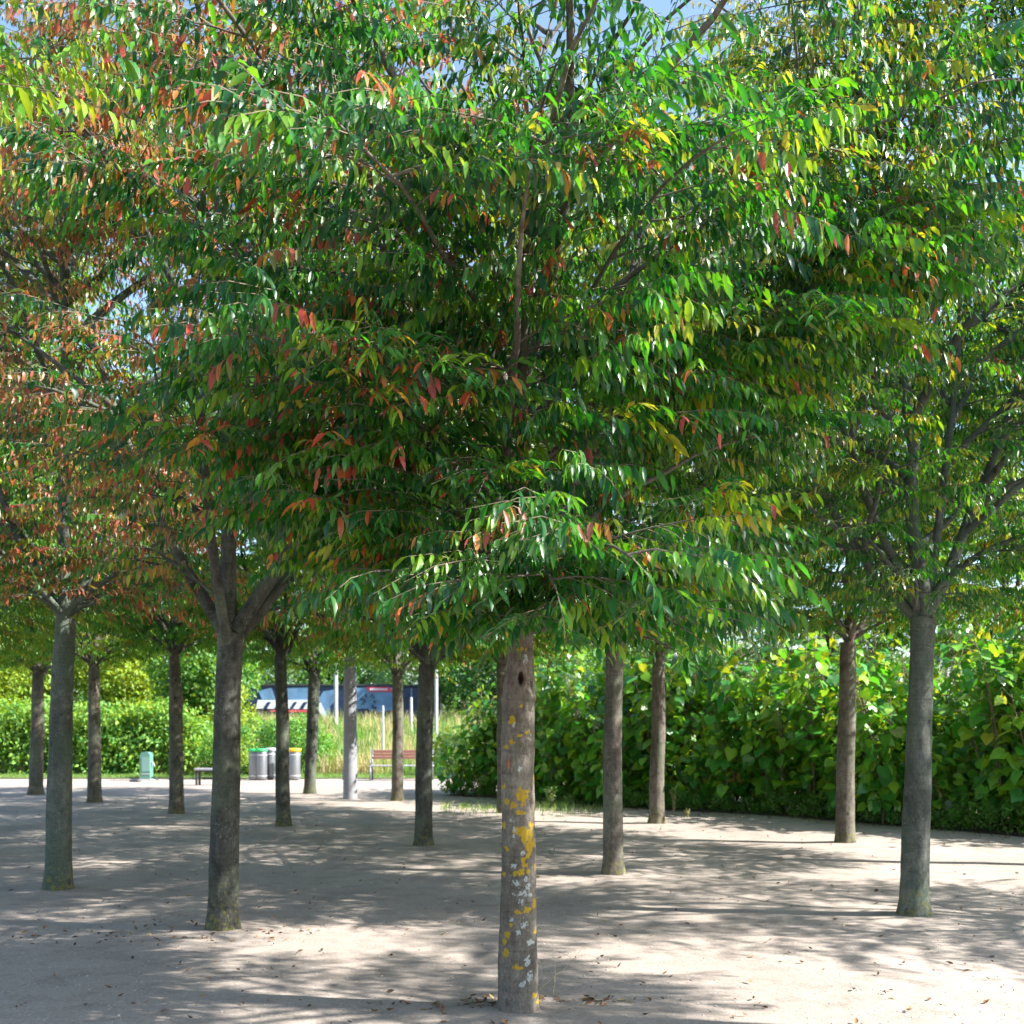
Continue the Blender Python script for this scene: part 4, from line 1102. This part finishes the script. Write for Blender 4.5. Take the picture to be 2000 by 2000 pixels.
# ---------------------------------------------------------------- concrete column among the trees
x, y, _ = at(684, 1560)
root = empty('column', (x, y, 0)); tag(root, 'round pale concrete column standing among the trunks, sunlit on its right', 'column')
mb = MB(); mb.lathe([(.172, -.05), (.17, .02), (.158, 1.5), (.15, 3.2), (.14, 7.4), (.13, 7.5)], 40); mb.build('shaft', M_concrete, root, True)
mb = MB(); mb.box(-.05, .05, -.178, -.150, .45, .72, .006); mb.build('service_door', M_steel, root)
mb = MB(); mb.lathe([(.10, 7.45), (.12, 7.6), (.26, 7.72), (.26, 7.78), (.05, 7.86)], 24); mb.build('lamp_head', M_dark, root, True)
for f in root.children:
    if f.name.startswith('service_door'): f.rotation_euler = (0, 0, R(-70))

# slim white poles on the bank
def pole(px, z, y_base, y_top, r, label):
    x = (px - CX) / FPX * z; g = bank_h(x, z)
    top = CAMH - (y_top - HY) / FPX * z
    root = empty('pole', (x, z, g)); tag(root, label, 'pole', 'slim white poles on the bank')
    mb = MB(); mb.lathe([(r, -.1), (r, .1), (r * .85, top - g - .05), (r * .5, top - g)], 16); mb.build('shaft', M_white, root, True)
    mb = MB(); mb.lathe([(r * 1.7, -.02), (r * 1.7, .03), (r * 1.1, .05)], 16); mb.build('base', M_steel, root, True)
pole(656, 49, 1415, 1150, .10, 'thickest white pole, left of the concrete column')
pole(748, 41.5, 1465, 1378, .05, 'short thin white pole rising behind the red backed bench')
pole(803, 47, 1415, 1362, .07, 'short white pole in front of the dark blue box')
pole(852, 45, 1410, 1180, .08, 'white pole at the edge of the thicket, tall into the leaves')

# ---------------------------------------------------------------- blue hoarding
zH = 57.0
def hx(px): return (px - CX) / FPX * zH
def hz(py): return CAMH - (py - HY) / FPX * zH
x0, x1 = hx(484), hx(771)
root = empty('hoarding', ((x0 + x1) / 2, zH, 0)); ox = root.location.x
tag(root, 'long printed hoarding in dark and light blue with white lettering and a red stripe', 'hoarding')
mb = MB(); mb.box(x0 - ox, x1 - ox, 0, .12, hz(1412), hz(1340), .01); mb.build('panel', M_navy, root)
mb = MB(); mb.box(x0 - ox - .1, x1 - ox + .1, -.06, .18, hz(1340), hz(1336), .01); mb.build('top_rail', M_dark, root)
for px in (490, 560, 625, 700, 765):
    mb = MB(); mb.box(hx(px) - ox - .06, hx(px) - ox + .06, .13, .25, .5, hz(1337)); mb.build('post', M_steel, root)
mb = MB()
mb.prism([(hx(a) - ox, hz(b)) for a, b in ((556,1366),(556,1344),(604,1342),(606,1368))], -.03, -.005)
mb.build('light_blue_print', M_blue, root); mb = MB()
mb.prism([(hx(a) - ox, hz(b)) for a, b in ((512,1366),(505,1350),(530,1343),(538,1366))], -.03, -.005)
mb.build('light_blue_print', M_blue, root); mb = MB()
mb.prism([(hx(a) - ox, hz(b)) for a, b in ((630,1404),(618,1372),(632,1350),(660,1346),(658,1366),(644,1380),(650,1404))], -.03, -.005)
mb.build('light_blue_print', M_blue, root); mb = MB()
mb.prism([(hx(a) - ox, hz(b)) for a, b in ((697,1385),(697,1343),(770,1343),(770,1386),(735,1392),(712,1384))], -.03, -.005)
mb.build('light_blue_print', M_blue, root)
mb = MB()
mb.prism([(hx(a) - ox, hz(b)) for a, b in ((500,1384),(504,1367),(608,1367),(606,1385))], -.05, -.032); 
mb.prism([(hx(a) - ox, hz(b)) for a, b in ((626,1372),(640,1400),(632,1404),(618,1380))], -.05, -.032)
mb.build('white_lettering_band', M_print_white, root)
mb = MB()
for s in ((514,521),(536,540),(566,572),(585,592)):
    mb = MB(); mb.prism([(hx(s[0]) - ox, hz(1385.5)), (hx(s[0]+9) - ox, hz(1371)), (hx(s[1]+9) - ox, hz(1371)), (hx(s[1]) - ox, hz(1385.5))], -.07, -.052); mb.build('letter_stroke', M_navy, root)
# sprays of the printed picture
r_ = random.Random(8)
for k in range(16):
    a = r_.uniform(0, 6.28); cx_, cy_ = 722 + 15 * math.cos(a) * r_.random(), 1374 + 16 * math.sin(a)
    l = r_.uniform(5, 11); b = a + r_.uniform(-.8, .8)
    mb = MB(); mb.prism([(hx(cx_) - ox, hz(cy_)), (hx(cx_ + l*.5*math.cos(b) + 2) - ox, hz(cy_ + l*.5*math.sin(b) - 2)), (hx(cx_ + l*math.cos(b)) - ox, hz(cy_ + l*math.sin(b))), (hx(cx_ + l*.5*math.cos(b) - 2) - ox, hz(cy_ + l*.5*math.sin(b) + 2))], -.07 - .002 * k, -.045); mb.build('print_mark', M_navy, root)
mb = MB()
mb.prism([(hx(a) - ox, hz(b)) for a, b in ((528,1390),(529,1386.5),(608,1386.5),(608,1391))], -.07, -.045); mb.build('red_stripe', M_red, root)
mb = MB(); mb.prism([(hx(a) - ox, hz(b)) for a, b in ((721,1351),(714,1342),(760,1342),(769,1351.5))], -.07, -.045); mb.build('red_sign', M_red, root)
mb = MB()
for k, (a, w) in enumerate(((723,2.6),(727,2.8),(731,2.4),(734.5,2.8),(738.5,2.4),(742,2.4),(746,2.6),(750,2.2),(754,2.4))):
    mb.box(hx(a) - ox, hx(a + w) - ox, -.09, -.072, hz(1348.3), hz(1344.5))
mb.build('small_white_lettering', M_print_white, root)

root = empty('container', (hx(817), zH - 1, 0)); tag(root, 'dark blue box cabin standing at the right end of the hoarding', 'container')
mb = MB(); mb.box(-.85, 1.25, 0, 2.4, .8, hz(1343), .03); mb.build('body', M_navy, root)
mb = MB(); mb.box(-.95, 1.35, -.08, 2.5, hz(1343) + .003, hz(1339), .02); mb.build('roof', M_dark, root)
for k in range(5):
    mb = MB(); mb.box(-.75 + k * .44, -.68 + k * .44, -.05, -.003, 1.0, hz(1346)); mb.build('rib', M_blue if k == 1 else M_navy, root)

# ---------------------------------------------------------------- benches
zB = 34.0
x0 = (716 - CX) / FPX * zB; x1 = (850 - CX) / FPX * zB
root = empty('park_bench', ((x0 + x1) / 2, zB, 0)); tag(root, 'long park bench with a reddish wooden back and pale metal frame', 'bench')
hw = (x1 - x0) / 2
for k, (a, b) in enumerate(((.70, .79), (.80, .89), (.90, 1.0))):
    mb = MB(); mb.box(-hw + .16, hw - .1, .36 + .035 * k, .395 + .035 * k, a, b, .006); mb.build('backrest_slat', M_redwood, root)
for k in range(4):
    mb = MB(); mb.box(-hw + .1, hw - .05, -.18 + k * .125, -.07 + k * .125, .47, .505, .006); mb.build('seat_slat', M_seat, root)
for sx in (-hw + .14, 0, hw - .12):
    mb = MB()
    mb.tube([(sx, -.16, -.02), (sx, -.16, .46)], .03, 8); mb.tube([(sx, .42, -.02), (sx, .33, .47), (sx, .46, 1.02)], .028, 8)
    mb.tube([(sx, -.18, .455), (sx, .36, .455)], .022, 8)
    mb.build('leg_frame', M_steel, root, True)
    mb = MB(); mb.tube([(sx, .40, .68), (sx, -.16, .68), (sx, -.16, .5)], .018, 8); mb.build('armrest', M_dark if sx < -1 else M_steel, root, True)

x0 = (383 - CX) / FPX * 31; x1 = (450 - CX) / FPX * 31
root = empty('backless_bench', ((x0 + x1) / 2, 31, 0)); tag(root, 'low backless bench with a grey seat and dark legs behind the dark forking trunk', 'bench')
hw = (x1 - x0) / 2
for k in range(3):
    mb = MB(); mb.box(-hw, hw, -.2 + k * .14, -.075 + k * .14, .45, .51, .008); mb.build('seat_slat', M_seat, root)
mb = MB(); mb.box(-hw + .02, hw - .02, -.17, .18, .40, .447, .005); mb.build('seat_frame', M_dark, root)
for sx in (-hw + .06, hw - .06):
    for sy in (-.15, .15):
        mb = MB(); mb.box(sx - .03, sx + .03, sy - .03, sy + .03, -.02, .40, .004); mb.build('leg', M_dark, root)

# ---------------------------------------------------------------- bins
def bin_(px, z, r, h, lidm, label, twin=False):
    x = (px - CX) / FPX * z
    root = empty('waste_bin', (x, z, 0)); tag(root, label, 'bin', 'bins beside the path')
    mb = MB()
    cs = [(0, 0)] if not twin else [(-.13, .04), (.11, 0)]
    for (cx_, cy_) in cs:
        mb.lathe([(r * .92, .02), (r * .94, .05), (r, .1), (r, h - .14), (r * .97, h - .1)], 36, cx_, cy_)
    mb.build('body', M_steel, root, True)
    for (cx_, cy_) in cs:
        mb = MB(); mb.lathe([(r * 1.02, h * .12), (r * 1.02, h * .15)], 36, cx_, cy_); mb.lathe([(r * 1.02, h * .78), (r * 1.02, h * .81)], 36, cx_, cy_)
        mb.build('band', M_grey_lid, root, True)
    mb = MB()
    if twin:
        mb.lathe([(r * 1.1, h - .1), (r * 1.12, h - .03), (r * 1.05, h)], 36, .1, 0); mb.lathe([(r * 1.1, h - .1), (r * 1.12, h - .035), (r * 1.0, h - .005)], 36, -.12, .04)
    else: mb.lathe([(r * 1.1, h - .11), (r * 1.14, h - .04), (r * 1.1, h - .01), (r * .9, h)], 36)
    mb.build('lid', lidm, root, True)
    mb = MB(); mb.lathe([(r * .6, -.02), (r * .6, .025)], 20); mb.build('foot', M_dark, root, True)
bin_(504, 34.2, .19, 1.05, M_green_lid, 'double grey metal bin with a bright green lid', True)
bin_(528, 34.7, .16, 1.07, M_grey_lid, 'grey metal bin with a grey lid beside the green lidded one')
bin_(574, 34.3, .215, 1.06, M_yellow_lid, 'grey metal bin with a yellow lid')

# ---------------------------------------------------------------- drinking fountain
x, y, _ = at(286, 1524)
root = empty('drinking_fountain', (x, y, 0)); tag(root, 'pale green metal drinking fountain before the hedge', 'fountain')
mb = MB()
prof = [(-.17, .04), (.17, .04), (.17, .80), (.155, .87), (.12, .92), (.06, .945), (-.06, .945), (-.12, .92), (-.155, .87), (-.17, .80)]
mb.prism(prof, -.15, .15); mb.build('body', M_fountain, root)
mb = MB(); mb.box(-.105, .165, -.158, -.152, .30, .78, .002); mb.build('front_panel', M_fount_light, root)
mb = MB(); mb.box(-.11, .17, -.159, -.153, .20, .23, .002); mb.build('trim', M_white, root)
mb = MB(); mb.tube([(.17, 0, .60), (.22, -.02, .58), (.27, -.03, .50), (.275, -.03, .46)], [.035, .03, .022, .02], 10); mb.build('spout', M_white, root, True)
mb = MB(); mb.box(-.22, .24, -.22, .2, -.03, .04, .01); mb.build('base_plate', M_stone, root)
mb = MB(); mb.tube([(.2, -.05, .1), (.42, -.1, .02)], .03, 8); mb.build('drain_pipe', M_dark, root, True)
x, y, _ = at(262, 1527)
rng = np.random.default_rng(640)
mb = MB()
for k in range(5):
    mb.lathe([(.06, -.01), (.11, .02), (.08, .07), (.02, .095)], 9, rng.uniform(-.15, .15), rng.uniform(-.06, .06))
o = mb.build('dark_stone', plain('wet_stone', (.05, .05, .06), .6, bump=.5, scale=15), None, True, (x, y, 0)); tag(o, 'small heap of dark stones on the gravel left of the drinking fountain', 'stones')
